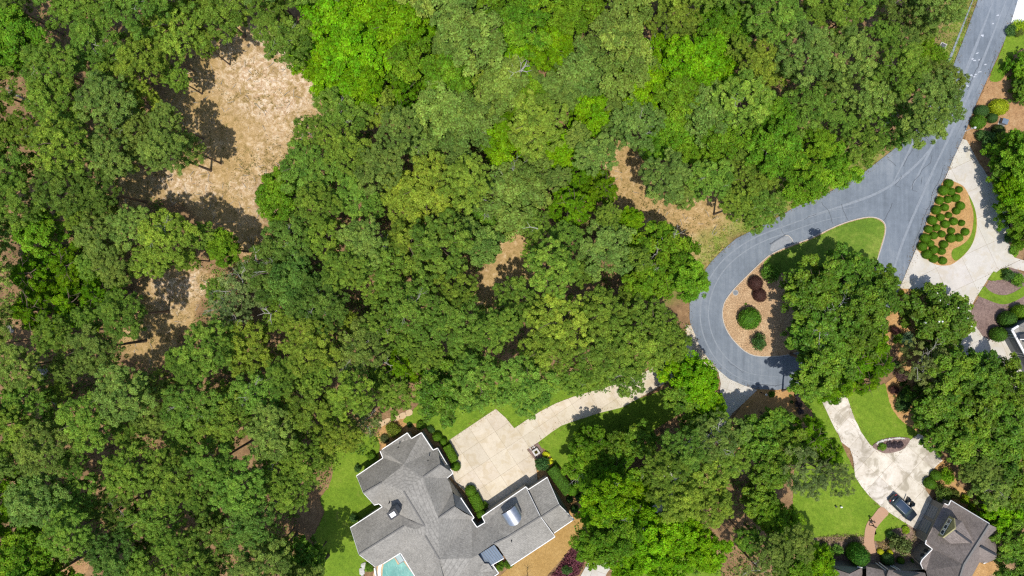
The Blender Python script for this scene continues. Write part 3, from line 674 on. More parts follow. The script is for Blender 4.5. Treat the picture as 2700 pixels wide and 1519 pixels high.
SPECIAL = [  # trees one picks out at once: photo position, crown radius, kind
 (440,625,78,'O'),(395,690,52,'O'),(255,625,66,'G'),(300,705,55,'G'),(100,612,58,'H'),(470,208,36,'P'),(430,400,62,'G'),(500,395,44,'G'),(350,340,58,'G'),
 (60,720,82,'X'),(160,700,70,'X'),(70,820,80,'X'),(170,800,72,'X'),(245,770,50,'X'),
 (590,655,46,'H'),(645,760,72,'T'),(600,820,56,'T'),(725,720,90,'D'),(790,760,92,'D'),(760,640,85,'D'),(840,800,80,'D'),(720,780,30,'B'),
 (870,60,85,'L'),(960,50,85,'L'),(1050,70,80,'L'),(1130,40,55,'L'),(840,150,75,'L'),(930,150,88,'L'),(1030,160,80,'L'),(875,225,55,'L'),(960,225,60,'L'),(1115,95,45,'L'),(1080,150,70,'H'),
 (900,300,72,'P'),(980,280,65,'O'),(1055,240,60,'X'),(1105,295,38,'X'),(1170,290,80,'K'),(1230,330,85,'K'),(1250,100,88,'K'),(1180,210,70,'H'),
 (1330,370,68,'L'),(1300,350,40,'L'),(1420,330,82,'O'),(1395,270,55,'H'),(1470,400,60,'L'),(1440,430,40,'L'),(1560,300,65,'L'),(1380,60,75,'H'),(1360,140,70,'L'),(1450,120,65,'L'),
 (1620,90,75,'K'),(1650,170,82,'K'),(1780,50,65,'O'),(1740,160,80,'L'),(1830,170,80,'L'),(1700,220,70,'L'),(1890,60,62,'H'),(1940,60,55,'H'),(1900,190,70,'L'),(1960,260,75,'O'),(2000,170,60,'O'),(1790,250,70,'H'),(1870,290,72,'K'),(1900,360,60,'H'),
 (1780,330,58,'H'),(1820,400,48,'H'),(1760,470,72,'G'),(1800,510,45,'G'),(1730,390,42,'H'),
 (1130,500,92,'O'),(1230,480,70,'O'),(1060,520,70,'O'),(1340,520,95,'K'),(1400,470,70,'K'),(1285,560,56,'B'),(1590,490,52,'X'),(1510,540,60,'X'),(1660,580,32,'L'),(1650,625,34,'L'),
 (1760,690,85,'H'),(1820,740,52,'H'),(1700,740,55,'H'),(1740,620,38,'H'),(1600,650,80,'G'),(1455,705,76,'P'),(1330,700,0,'P'),
 (1080,650,80,'O'),(1010,700,75,'P'),(1160,650,90,'P'),(960,640,70,'G'),(1100,820,85,'P'),(1200,860,90,'P'),(1310,865,62,'P'),(940,930,80,'G'),(1010,860,60,'P'),(1060,970,52,'X'),(1480,850,85,'O'),(1590,830,70,'P'),(1440,930,75,'O'),(1590,945,80,'P'),(1680,900,90,'P'),(1715,855,74,'P'),(1775,905,50,'P'),(1650,990,56,'P'),(1380,1020,85,'P'),(1260,1010,85,'P'),(1160,1040,70,'B'),
 (1840,1010,62,'L'),(1790,975,48,'L'),(1870,1075,46,'L'),(1800,1040,50,'B'),(1830,1110,45,'B'),
 (2460,260,82,'G'),(2440,330,62,'G'),(2490,215,55,'G'),(2360,330,70,'P'),(2270,380,60,'P'),(2200,440,60,'H'),(2120,480,60,'H'),(2010,550,58,'P'),(1980,480,75,'P'),(1950,540,50,'P'),(2380,180,75,'P'),(2430,150,50,'H'),(2300,240,80,'G'),
 (2240,730,78,'B'),(2150,770,82,'B'),(2290,800,72,'B'),(2200,860,85,'B'),(2270,880,60,'B'),(2130,890,55,'B'),(2180,970,72,'B'),(2260,960,74,'X'),(2315,910,66,'X'),(2328,962,50,'X'),(2295,1008,44,'X'),(2130,1010,45,'B'),(2220,1015,62,'X'),(2320,745,46,'B'),
 (2485,845,90,'M'),
 (2440,960,62,'T'),(2430,1040,60,'S'),(2510,980,62,'B'),(2590,990,62,'B'),(2660,1010,60,'B'),(2480,1080,70,'B'),(2560,1080,78,'B'),(2650,1100,75,'B'),(2465,1150,38,'B'),(2548,1165,62,'B'),(2620,1190,80,'B'),(2690,1150,50,'B'),(2585,1235,50,'G'),(2612,1288,56,'G'),(2670,1270,70,'B'),(2640,1350,52,'L'),(2690,1340,50,'B'),(2690,1480,55,'B'),(2680,1420,50,'B'),
 (1558,1172,58,'H'),(1625,1178,56,'B'),(1690,1158,54,'B'),(1542,1225,56,'H'),(1620,1235,62,'H'),(1560,1270,48,'H'),(1680,1290,60,'L'),(1610,1320,72,'L'),(1570,1350,52,'L'),(1690,1360,55,'L'),(1620,1420,75,'H'),(1560,1440,55,'H'),(1700,1440,75,'L'),(1790,1410,70,'L'),(1860,1450,62,'L'),(1760,1500,62,'L'),(1650,1490,60,'L'),
 (1800,1190,72,'P'),(1880,1150,70,'G'),(1950,1140,40,'G'),(1750,1240,66,'P'),(1840,1270,85,'O'),(1920,1220,62,'P'),(1790,1320,70,'O'),(1880,1340,62,'O'),(1735,1290,45,'P'),
 (2000,1160,60,'B'),(2050,1110,40,'B'),(2080,1180,55,'B'),(2150,1160,60,'X'),(2200,1200,45,'X'),(2120,1240,72,'T'),(2200,1260,52,'T'),(2030,1240,50,'B'),(2000,1320,48,'B'),(2060,1380,52,'H'),(2020,1350,40,'H'),(2100,1430,48,'G'),(2040,1460,55,'G'),(2000,1500,62,'T'),(2090,1500,55,'H'),(2150,1490,48,'L'),(1970,1420,40,'B'),
 (2705,175,48,'H'),(2695,240,36,'B'),(2692,415,66,'H'),(2660,385,40,'B'),(2700,520,58,'L'),(2672,475,46,'L'),(2680,570,46,'H'),(2650,445,36,'B'),(2705,620,40,'H'),
 (800,1210,62,'P'),(850,1200,45,'O'),(900,1150,55,'O'),(960,1110,48,'T'),(770,1290,62,'P'),(720,1250,62,'P'),(790,1480,58,'B'),(830,1470,34,'B'),
]
SPECIAL = [(x, y, r * (.9 if 1500 < x < 2000 and y > 1100 else 1), k) for x, y, r, k in SPECIAL if r > 0]
SPECIAL.append((1408, 668, 36, 'P'))
FOREST = [(-120,-120),(2580,-120),(2520,60),(2480,110),(2420,110),(2440,130),(2515,150),(2545,190),(2535,260),(2500,315),(2440,355),(2400,390),(2330,400),(2230,420),(2205,470),(2160,535),(2060,560),(2050,610),(1990,612),(1925,600),(1900,520),(1840,550),(1720,550),(1690,490),(1690,380),(1640,370),(1600,420),(1590,460),(1640,490),(1650,560),(1690,620),(1700,660),(1790,640),(1870,720),(1830,765),(1730,800),(1790,800),(1820,870),(1860,960),(1905,1040),(1900,1065),(1790,1050),(1700,1000),(1600,1035),(1480,1050),(1420,1085),(1330,1075),(1250,1085),(1170,1095),(1100,1060),(1030,1080),(1020,1130),(990,1180),(900,1210),(870,1250),(840,1300),(800,1330),(780,1400),(850,1440),(850,1640),(-120,1640)]
OPEN = [[(640,60),(665,110),(700,150),(770,150),(790,170),(830,230),(850,270),(860,285),(775,330),(760,365),(720,380),(690,470),(690,540),(700,560),(690,600),(670,690),(640,690),(640,640),(590,590),(540,600),(430,540),(390,520),(370,560),(330,540),(290,500),(290,460),(380,450),(420,460),(500,440),(500,350),(480,300),(440,250),(490,240),(500,190),(440,180),(470,150),(600,140),(580,90),(600,60)],
 [(380,730),(500,715),(570,725),(520,790),(505,860),(450,930),(350,950),(350,900),(370,840),(360,790)],
 [(1356,1129),(1466,1063),(1596,1022),(1660,1000),(1720,965),(1770,990),(1640,1074),(1480,1122)],
 [(1325,615),(1420,630),(1375,715),(1322,788),(1262,793),(1248,735),(1295,680)]]
HOLES = [(120,35,28),(40,262,42),(120,75,22),(110,1000,40),(45,905,30),(155,1075,26),(255,1215,38),(390,1165,30),(270,1300,22),(205,1485,50),(500,1360,36),(235,1385,22),(620,1180,22),(1400,385,22),(900,585,26),(925,640,18),(1560,775,26),(1600,745,20),(1500,800,18),(965,745,20),(945,800,26),(860,1015,18),(1250,955,26),(1420,860,18),(1740,790,26),(2310,55,14),(2080,230,14),(760,1330,42),(330,1150,0),(700,870,18),(720,930,20),(430,985,18),(230,1020,16),(580,1010,22),(1450,745,0),(1220,1010,0)]
SEEDS = [(30,40,'D'),(160,60,'P'),(300,40,'P'),(460,50,'O'),(600,40,'P'),(700,60,'G'),(250,180,'P'),(100,260,'P'),(380,150,'O'),(60,130,'H'),(330,280,'G'),(60,400,'P'),(200,400,'P'),(340,430,'G'),(40,560,'G'),(180,540,'P'),(230,540,'D'),(330,820,'P'),(60,930,'G'),(200,950,'P'),(330,1000,'G'),(500,900,'P'),(430,1050,'G'),(560,850,'P'),(620,950,'O'),(560,1050,'P'),(100,1120,'P'),(250,1130,'P'),(100,1300,'G'),(50,1400,'X'),(60,1480,'H'),(180,1330,'P'),(330,1250,'P'),(330,1400,'D'),(420,1300,'P'),(450,1450,'P'),(600,1250,'P'),(620,1400,'D'),(700,1480,'G'),(540,1180,'P'),(700,1130,'G'),(760,1050,'G'),(840,950,'O'),(700,1000,'P'),(850,1100,'P'),(950,1040,'P'),(1180,180,'K'),(1180,60,'K'),(820,420,'P'),(760,480,'H'),(880,480,'P'),(1000,420,'G'),(1050,360,'G'),(1150,400,'P'),(1000,570,'P'),(870,620,'D'),(1100,730,'P'),(1270,620,'K'),(1460,620,'P'),(1500,460,'X'),(1560,420,'G'),(1540,600,'P'),(1640,700,'P'),(1500,720,'P'),(1390,780,'P'),(1330,900,'P'),(1530,930,'P'),(1150,940,'P'),(1040,1010,'B'),(1260,940,'P'),(2080,60,'P'),(2200,60,'P'),(2330,60,'P'),(2440,60,'G'),(2100,170,'O'),(2200,160,'G'),(2050,280,'P'),(2180,280,'P'),(2100,380,'H'),(1950,400,'P'),(2250,330,'P'),(1500,230,'K'),(1560,180,'K'),(1680,310,'H'),(1300,240,'K'),(1500,60,'H'),(1560,40,'K'),(1700,60,'O'),(1260,220,'O')]
def near_kind(x, y, rr):
    b = sorted(SEEDS, key=lambda s: (s[0] - x) ** 2 + (s[1] - y) ** 2)[:2]
    return b[0][2] if rr.random() < .8 else b[1][2]
def ok_place(x, y, r):
    k = .62 * r
    for i in range(9):
        q = (x, y) if i == 8 else (x + k * math.cos(i * .785), y + k * math.sin(i * .785))
        if not inpoly(q[0], q[1], FOREST): return False
        for o in OPEN:
            if inpoly(q[0], q[1], o): return False
    for hx, hy, hr in HOLES:
        if math.hypot(x - hx, y - hy) < .8 * hr + .6 * r and hr: return False
    return True
rr = random.Random(5)
TREES = list(SPECIAL)
HARD = [ROAD, COURT, SPUR, WHITE, TEAR, [(930,1250),(1060,1130),(1180,1250),(1290,1360),(1440,1250),(1520,1370),(1330,1519),(920,1519)], [(2420,1320),(2500,1300),(2640,1400),(2640,1519),(2170,1519),(2170,1480),(2430,1480)]]
def in_forest_fill():
    for r0, tries, sp in ((76, 2600, .66), (66, 3500, .66), (56, 5000, .68), (46, 6000, .70), (36, 7000, .66)):
        for _ in range(tries):
            x, y = rr.uniform(-80, 2560), rr.uniform(-80, 1600)
            r = r0 * rr.uniform(.92, 1.08)
            if not ok_place(x, y, r): continue
            if any((x - a) ** 2 + (y - b) ** 2 < (sp * (r + c)) ** 2 for a, b, c, _k in TREES): continue
            TREES.append((x, y, r, near_kind(x, y, rr)))
in_forest_fill()

# ---- landmarks for telling the crowns apart
MARKS = [((690,200),'the sandy clearing'),((540,440),"the clearing's lower end"),((430,830),'the small shaded clearing'),((1310,720),'the bare patch in mid wood'),((1720,560),'the roadside straw clearing'),((1850,860),'the loop road west bend'),((2450,250),'the upper right verge'),((2250,430),'the road junction'),((2180,850),'the loop island'),((2490,845),'the white flowered magnolia'),((1250,1180),'the buff motor court'),((1000,1330),'the grey roofed house'),((1600,1050),'the curving buff drive'),((2200,1150),'the patchy white drive'),((2550,1420),'the brown roofed house'),((1570,1500),'the bottom edge drive end'),((900,1330),'the side lawn'),((0,0),'the upper left corner of the photo'),((0,1519),'the lower left corner of the photo'),((2700,600),'the right edge of the photo'),((0,700),'the left edge of the photo'),((1350,0),'the top edge of the photo'),((1900,0),'the top edge right of centre'),((450,0),'the top edge above the clearing'),((450,1519),'the bottom edge in the pine wood'),((200,1010),'the pale rocky gap'),((205,1480),'the sunlit dirt track'),((1330,365),'the mid wood lime crown'),((2600,1150),'the dark right hand grove'),((960,130),'the lime green grove'),((440,625),'the yellowish pine by the clearing'),((780,740),'the dark pine group'),((1800,1230),'the big southern pines'),((2650,420),'the shaded drive at upper right')]
DIRS = ['right of', 'upper right of', 'above', 'upper left of', 'left of', 'lower left of', 'below', 'lower right of']
ORD = ['nearest', 'second', 'third', 'fourth', 'fifth', 'sixth', 'seventh', 'eighth', 'ninth', 'tenth', 'eleventh', 'twelfth', 'thirteenth', 'fourteenth', 'fifteenth', 'sixteenth', 'seventeenth', 'eighteenth', 'nineteenth', 'twentieth', 'twenty-first', 'twenty-second', 'twenty-third', 'twenty-fourth']
def label_trees(trees):
    bucket = {}
    for i, (x, y, r, k) in enumerate(trees):
        (mx, my), ph = min(MARKS, key=lambda m: math.hypot(m[0][0] - x, m[0][1] - y))
        d = math.hypot(mx - x, my - y)
        dr = 'at' if d < 45 else DIRS[int(round(math.degrees(math.atan2(my - y, x - mx)) / 45)) % 8]
        bucket.setdefault((ph, dr, KINDS[k][3]), []).append((d, i))
    lab = {}
    for (ph, dr, look), l in bucket.items():
        l.sort()
        for n, (d, i) in enumerate(l):
            t = f'{look} {dr} {ph}'
            if len(l) > 1 and n: t = f'{look} {dr} {ph}, {ORD[n]} nearest' if n else f'{look} {dr} {ph}, nearest'
            lab[i] = t
    return lab
LAB = label_trees(TREES)
GROUPS = {'pine_tree': 'pines of the wood and gardens', 'broadleaf_tree': 'broadleaf trees of the wood and gardens', 'conifer_tree': 'feathery lime conifers', 'evergreen_tree': None, 'magnolia_tree': None}
PALE_LIMBS = {(1610,1320),(1680,1290),(1570,1350),(1690,1360),(1760,690),(2440,960),(645,760),(600,820),(2000,1500),(960,1110),(1360,140),(1542,1225),(2200,860),(1740,160),(1880,1150),(1340,520)}
flower = MB()
for i, (px, py, r, k) in enumerate(TREES):
    ck, col, ht, word, nm, _ = KINDS[k]; q = random.Random(i * 31 + 5)
    h = .86 * ht * q.uniform(.80, 1.14) * (1 if r > 58 else .86 if r > 44 else .74)
    if px > 2380 and py > 880: h *= .62
    if 1500 < px < 1720 and 1080 < py < 1300: h *= .68
    if px > 2600 and py < 640: h *= .62
    if px > 2600 and py < 300: h *= .6
    dep0 = dict(pine=5.2, hard=6.0, spire=8.0, broad=5.6, thin=5.0)[ck]
    zc = h - 2.0
    p = W(px, py, zc); rw = r * S * (CAM_H - zc) / CAM_H
    sc = rw / 4.0; zs = min(1.15, max(.75, .6 + .4 / sc)) * sc
    base = Vector((p.x, p.y, 0)); best = None
    for ring in range(12):                 # a trunk stands beside the paving and leans to its crown
        for a_ in range(12 if ring else 1):
            c_ = base + Vector((math.cos(a_ * .5236), math.sin(a_ * .5236), 0)) * ring * .5
            cx_, cy_ = c_.x / S + 1350, 759.5 - c_.y / S
            bad = any(inpoly(cx_, cy_, o) for o in HARD) and not inpoly(cx_, cy_, ISLAND)
            if not bad: best = c_; break
        if best: break
    base = best or base; off = Vector((p.x, p.y, 0)) - base
    rz = q.random() * 6.283; root = empty(nm, base)
    tag(root, LAB[i], {'pine_tree': 'pine', 'magnolia_tree': 'magnolia'}.get(nm, 'tree'), GROUPS[nm])
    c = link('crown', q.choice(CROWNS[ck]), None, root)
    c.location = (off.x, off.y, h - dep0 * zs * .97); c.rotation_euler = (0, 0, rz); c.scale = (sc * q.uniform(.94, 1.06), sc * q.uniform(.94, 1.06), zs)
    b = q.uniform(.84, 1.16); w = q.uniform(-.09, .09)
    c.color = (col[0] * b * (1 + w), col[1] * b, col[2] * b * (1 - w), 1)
    t = link('trunk', q.choice(TRUNKS), None, root)
    t.rotation_euler = (-math.atan2(off.y, h * .8), math.atan2(off.x, h * .8), 0)
    t.scale = (min(1.1, sc * 1.0), min(1.1, sc * 1.0), (h * .96) / 17.0)
    if (px, py) in PALE_LIMBS or (q.random() < .16 and r > 44):
        l = link('bare_limb', q.choice(LIMBS), None, root); l.location = (off.x, off.y, h - dep0 * zs * .33); l.scale = (sc * (.95 if (px, py) in PALE_LIMBS else .6),) * 3
    if k == 'M':
        me = c.data; g = np.random.default_rng(3)
        co = np.zeros(len(me.vertices) * 3, np.float32); me.vertices.foreach_get('co', co); co = co.reshape(-1, 3)
        up = co[co[:, 2] > dep0 * .55]
        fl = MB()
        for v in up[g.choice(len(up), 26, replace=False)]:
            fl.sphere((v[0] * c.scale[0], v[1] * c.scale[1], v[2] * c.scale[2] + .12), .15, .15, .09, 6, 4)
        f = fl.build('flowers', MAT['white'], root); f.location = c.location; f.rotation_euler = c.rotation_euler; f['kind'] = 'stuff'
print('trees', len(TREES), {k: sum(1 for t in TREES if t[3] == k) for k in KINDS}); print('LONG', [l for l in LAB.values() if len(l.split()) > 16])

# ---- woodland floor: seedlings and brush between the trunks, and grass tufts on the clearings
def clump_cloud(name, pts, mat, seed, per=14, rad=.55, hh=.5, size=(.26, .14), col=(.07, .12, .03)):
    global RNG
    RNG = np.random.default_rng(seed); g = RNG; pts = np.array(pts); n = len(pts) * per
    base = np.repeat(pts, per, 0); sc = np.repeat(g.uniform(.5, 1.4, len(pts)), per)
    d = unit(g.normal(size=(n, 3))); d[:, 2] = abs(d[:, 2])
    P = np.column_stack([base[:, 0] + d[:, 0] * rad * sc, base[:, 1] + d[:, 1] * rad * sc, .04 + d[:, 2] * hh * sc * g.uniform(.4, 1, n) * 1.3])
    me = quads_mesh(name, P, unit(d + np.array([0, 0, .6]) + g.normal(size=(n, 3)) * .5), size[0] * g.uniform(.6, 1.4, n), size[1] * g.uniform(.6, 1.4, n), np.repeat(g.uniform(.6, 1.4, len(pts)), per))
    o = link(name, me, mat); o.color = col + (1,); o['kind'] = 'stuff'; return o
g = random.Random(17); pts = []
while len(pts) < 6500:
    x, y = g.uniform(0, 2560), g.uniform(0, 1519)
    if not inpoly(x, y, FOREST) and not (1520 < x < 2000 and y > 1180): continue
    if any(inpoly(x, y, o) for o in OPEN + [CLEARING, LOWER_CLEAR, RIGHT_CLEAR]): continue
    if any(inpoly(x, y, o) for o in (COURT, SPUR, WHITE, ROAD)): continue
    if g.random() > .5 + .5 * math.sin(x * .013 + 2) * math.sin(y * .017): continue
    p = W(x, y); pts.append((p.x, p.y))
tag(clump_cloud('undergrowth', pts, MAT['leaf'], 4, 16, .7, .6, (.30, .17), (.17, .27, .04)), 'low green seedlings and brush scattered under the trees', 'undergrowth')
pts = []
while len(pts) < 1500:
    x, y = g.uniform(250, 2050), g.uniform(60, 950)
    cl = [o for o in (CLEARING, LOWER_CLEAR, RIGHT_CLEAR) if inpoly(x, y, o)]
    if not cl or g.random() > .45 + .55 * math.sin(x * .021) * math.sin(y * .03 + 1): continue
    if any(inpoly(x, y, o) for o in SAND) and g.random() < .7: continue
    p = W(x, y); pts.append((p.x, p.y))
tag(clump_cloud('grass_tufts', pts, MAT['leaf'], 6, 7, .4, .10, (.26, .06), (.20, .19, .07)), 'sparse dry grass tufts on the bare clearings', 'grass')
mb = MB(); n = 0
while n < 260:
    x, y = g.uniform(250, 2050), g.uniform(60, 950)
    if not any(inpoly(x, y, o) for o in (CLEARING, LOWER_CLEAR, RIGHT_CLEAR)): continue
    p = W(x, y, .12); a = g.random() * 6.28; L = g.uniform(.3, 1.5); n += 1
    q1 = p + Vector((math.cos(a) * L, math.sin(a) * L, g.uniform(-.02, .12))); mb.tube([p, (p + q1) / 2 + Vector((g.gauss(0, .06), g.gauss(0, .06), .03)), q1], [.035, .03, .012], 4, False)
o = mb.build('fallen_twigs', MAT['pale_bark']); tag(o, 'fallen twigs and small branches scattered over the bare clearings', 'twigs', kind='stuff')
pts = []
for poly in SHOULDER[:2]:
    xs = [p[0] for p in poly]; ys = [p[1] for p in poly]; n = 0
    while n < 380:
        x, y = g.uniform(min(xs), max(xs)), g.uniform(min(ys), max(ys))
        if inpoly(x, y, poly) and not inpoly(x, y, ROAD): p = W(x, y); pts.append((p.x, p.y)); n += 1
tag(clump_cloud('verge_grass', pts, MAT['leaf'], 8, 8, .4, .10, (.26, .06), (.20, .31, .035)), 'rough yellow green grass on the road verge', 'grass')
# ------------------------------------------------------------------ shrubs, hedges
def ico(sub=2):
    bm = bmesh.new(); bmesh.ops.create_icosphere(bm, subdivisions=sub, radius=1)
    v = [tuple(x.co) for x in bm.verts]; f = [[x.index for x in fc.verts] for fc in bm.faces]; bm.free(); return np.array(v), f
def ball_mesh(name, seed, fluffy):
    """a shrub of radius 1 m: solid heart plus a skin of leaves"""
    global RNG
    RNG = np.random.default_rng(seed); g = RNG
    v, f = ico(2); core = v * (.93 if not fluffy else .62) * np.array([1, 1, .95]) + np.array([0, 0, .75])
    n = 1500 if not fluffy else 1900
    d = unit(g.normal(size=(n, 3)))
    if fluffy:
        cl = unit(g.normal(size=(26, 3))); cl[:, 2] = abs(cl[:, 2]) * 1.1 - .15
        ci = g.integers(0, 26, n); P = cl[ci] * .72 * g.uniform(.85, 1.1, (26, 1))[ci] + d * .36 * g.uniform(.5, 1.1, (n, 1)); nn = unit(d + np.array([0, 0, .4]) + g.normal(size=(n, 3)) * .5)
        T_ = g.uniform(.75, 1.25, 26)[ci]; L = .17 * g.uniform(.6, 1.4, n); Wd = .10 * g.uniform(.6, 1.3, n)
    else:
        P = d * g.uniform(.93, 1.02, (n, 1)); nn = unit(d + g.normal(size=(n, 3)) * .45); T_ = g.uniform(.85, 1.15, n); L = .13 * g.uniform(.6, 1.4, n); Wd = .08 * g.uniform(.6, 1.3, n)
    P = P * np.array([1, 1, .95]) + np.array([0, 0, .75])
    me = quads_mesh(name, P, nn, L, Wd, T_, (core.tolist(), f)); me.materials.append(MAT['leaf']); return me
BALLS = [ball_mesh('ball_shrub', s, False) for s in range(3)]
FLUFF = [ball_mesh('shrub', 10 + s, True) for s in range(4)]
GREEN, DKGREEN, LIME, OLIVE, MAROON, PURPLE, BLUEG, YELLOW = (.075, .145, .012), (.05, .10, .024), (.19, .27, .012), (.10, .125, .025), (.075, .035, .03), (.055, .042, .05), (.075, .13, .07), (.42, .42, .02)
def shrub(name, px, py, r, col, label, cat='shrub', group=None, fluffy=True, zs=1.0, sx=1.0, sy=1.0, rz=None, q=[0]):
    """px,py,r in photo units as seen; r is the crown's radius"""
    q[0] += 1; g = random.Random(q[0] * 17)
    rw = r * S; p = W(px, py, rw * zs)
    o = link(name, g.choice(FLUFF if fluffy else BALLS)); C.objects
    o.location = (p.x, p.y, .02); o.rotation_euler = (0, 0, g.random() * 6.28 if rz is None else rz); o.scale = (rw * sx * g.uniform(.93, 1.07), rw * sy * g.uniform(.93, 1.07), rw * zs)
    b = g.uniform(.9, 1.1) * 1.65; o.color = (col[0] * b, col[1] * b, col[2] * b, 1)
    tag(o, label, cat, group); return o
BED_BALLS = [(1823,412,48),(1775,480,50),(1845,490,44),(1920,470,46),(1890,550,42),(1815,565,44),(1735,575,50),(1785,640,44),(1705,665,52),(1935,625,46),(1895,675,42),(1665,765,50),(1745,735,42),(1820,715,40),(1870,775,42),(1790,800,44),(1945,790,42),(1705,835,42),(1630,850,48),(1845,865,42),(1980,875,44),(1755,895,46),(1680,910,40),(1600,935,50),(1845,935,48),(1920,930,42),(1775,995,44),(1645,985,42),(1570,1015,50),(1680,1045,44),(1755,1060,46),(1615,1090,52),(1680,1130,46),(1765,1150,48)]
rows = []
for b_ in sorted(BED_BALLS, key=lambda t: t[1]):
    if rows and b_[1] - rows[-1][0][1] < 62: rows[-1].append(b_)
    else: rows.append([b_])
names_ = ['top', 'second', 'third', 'fourth', 'fifth', 'sixth', 'seventh', 'eighth', 'ninth', 'tenth', 'eleventh', 'twelfth', 'thirteenth']
for ri, row in enumerate(rows):
    row.sort()
    for ci, (x, y, r) in enumerate(row):
        r *= .86 + .26 * ((x * 7 + y * 13) % 17) / 17
        px, py = B([(x, y)])[0]
        rn = 'bottom' if ri == len(rows) - 1 else names_[ri]
        cn = 'only one' if len(row) == 1 else 'leftmost' if ci == 0 else 'rightmost' if ci == len(row) - 1 else ORD[ci] + ' from left'
        shrub('ball_shrub', px, py, r * TK * .87, (.085, .165, .010), f'clipped green ball shrub, {cn} in the {rn} row of the teardrop bed', 'shrub', 'clipped balls in the teardrop bed', False)
def s_(frame, x, y, r, *a, **k):
    px, py = frame([(x, y)])[0]; return shrub(k.pop('name', 'shrub'), px, py, r * TK, *a, **k)
# beside the upper right road
s_(A,2305,1020,95,(.24,.27,.012),'big rounded yellow green shrub in the roadside straw bed','shrub',fluffy=False,zs=.75,sy=.85,name='ball_shrub',rz=0)
s_(A,2140,1060,60,DKGREEN,'dark green clipped ball nearest the road, beside the yellow green shrub',fluffy=False,name='ball_shrub')
s_(A,2110,1165,66,GREEN,'rounded green ball just above the white yard lamp',fluffy=False,name='ball_shrub')
s_(A,2240,1125,48,DKGREEN,'small shaded ball shrub below the yellow green shrub',fluffy=False,name='ball_shrub')
s_(A,2300,1245,58,(.06,.085,.02),'dull olive ball shrub below the blue grey utility box',fluffy=False,name='ball_shrub')
s_(A,2130,1290,60,DKGREEN,'dark shrub right beside the white yard lamp',zs=.8)
s_(A,2220,1370,110,DKGREEN,'broad dark shrub mass in the shade below the olive ball',zs=.8)
s_(A,2500,250,70,LIME,'low lime hedge shrub at the upper right beside the white apron',zs=.6,sx=1.3,rz=.3)
s_(A,2420,290,55,DKGREEN,'dark green bush left end of the lime hedge by the apron',zs=.8)
s_(A,2490,300,50,OLIVE,'brownish green bush under the lime hedge by the apron',zs=.8)
# loop island
s_(B,120,1270,95,(.085,.17,.02),'fresh green round bush at the northwest rim of the loop island',zs=.9)
s_(Q,2390,25,72,MAROON,'maroon mounded shrub on the loop island, the upper of two','shrub','maroon shrubs on the loop island',fluffy=False)
s_(Q,2430,140,70,MAROON,'maroon mounded shrub on the loop island, the lower of two','shrub','maroon shrubs on the loop island',fluffy=False)
s_(Q,2335,365,105,(.08,.17,.015),'round bright green shrub alone on the chips of the loop island',fluffy=False)
s_(Q,2420,585,85,DKGREEN,'loose green shrub near the southern rim of the loop island')
s_(Q,2290,222,16,GREEN,'tiny green seedling on the chips of the loop island','plant',zs=.6)
# right side garden
s_(D,2390,370,74,(.06,.125,.018),'clipped shrub by the garage corner, the middle of three','shrub','clipped shrubs by the right hand garage',fluffy=False,name='ball_shrub',zs=1.3)
s_(D,2305,515,70,(.07,.14,.015),'clipped shrub touching the pale pad by the garage','shrub','clipped shrubs by the right hand garage',fluffy=False,name='ball_shrub',zs=1.25)
s_(D,2520,300,76,(.12,.20,.015),'lime tinted clipped shrub cut by the right edge of the photo','shrub','clipped shrubs by the right hand garage',fluffy=False,name='ball_shrub',zs=1.3)
s_(D,1365,120,38,LIME,'small lime plant at the left end of the straw strip below the drive','plant',zs=.6)
s_(D,1490,115,34,LIME,'small lime plant touching the teardrop drive edge, right of its twin','plant',zs=.6)
s_(D,1410,165,30,LIME,'small lime plant between two others above the magnolia','plant',zs=.6)
s_(D,1310,480,50,MAROON,'dark maroon bush between the loop island and the magnolia')
s_(D,1440,570,85,BLUEG,'blue green spreading bush lower left of the magnolia',zs=.8)
s_(D,1340,550,60,GREEN,'green bush left of the blue green one',zs=.8)
s_(D,1170,555,30,YELLOW,'small yellow bush by the loop road end','plant',zs=.7)
s_(D,1370,905,62,(.10,.06,.055),'dusty maroon round shrub in the straw strip beside the dark grove')
s_(D,1320,800,36,DKGREEN,'small dark bush above the dusty maroon shrub',zs=.7)
s_(D,1300,1050,48,MAROON,'dark purple leaved bush at the lawn edge of the straw strip')
s_(D,1370,1090,42,DKGREEN,'small green bush touching the dark purple leaved bush',zs=.8)
s_(D,1390,1190,80,DKGREEN,'spiky dark green plant at the lower end of the straw strip','plant',zs=.7)
s_(D,1540,1360,55,LIME,'lime bush at the foot of the dark grove')
s_(D,380,1110,36,PURPLE,'purple leaved shrub, top of the column between straw and lawn',zs=.9)
s_(D,385,1180,38,PURPLE,'purple leaved shrub, middle of the column between straw and lawn',zs=.9)
s_(D,400,1250,36,PURPLE,'purple leaved shrub, bottom of the column between straw and lawn',zs=.9)
s_(D,305,1100,16,DKGREEN,'tiny dark plant on the orange straw, upper of two','plant',zs=.6)
s_(D,318,1160,18,DKGREEN,'tiny dark plant on the orange straw, lower of two','plant',zs=.6)
s_(D,130,1085,34,GREEN,'small bright bush right of the southern yard lamp','plant',zs=.6)
s_(B,2440,1050,52,GREEN,'green grass like clump in the corner of the right hand drives',zs=.5)
s_(B,2400,930,55,DKGREEN,'dark bush at the shaded edge of the teardrop drive',zs=.7)
s_(B,2390,1290,55,DKGREEN,'dark shrub above the lawn arc at the right edge',zs=1.0)
s_(B,2480,1330,75,GREEN,'spreading green shrub above the lawn arc at the right edge',zs=.7)
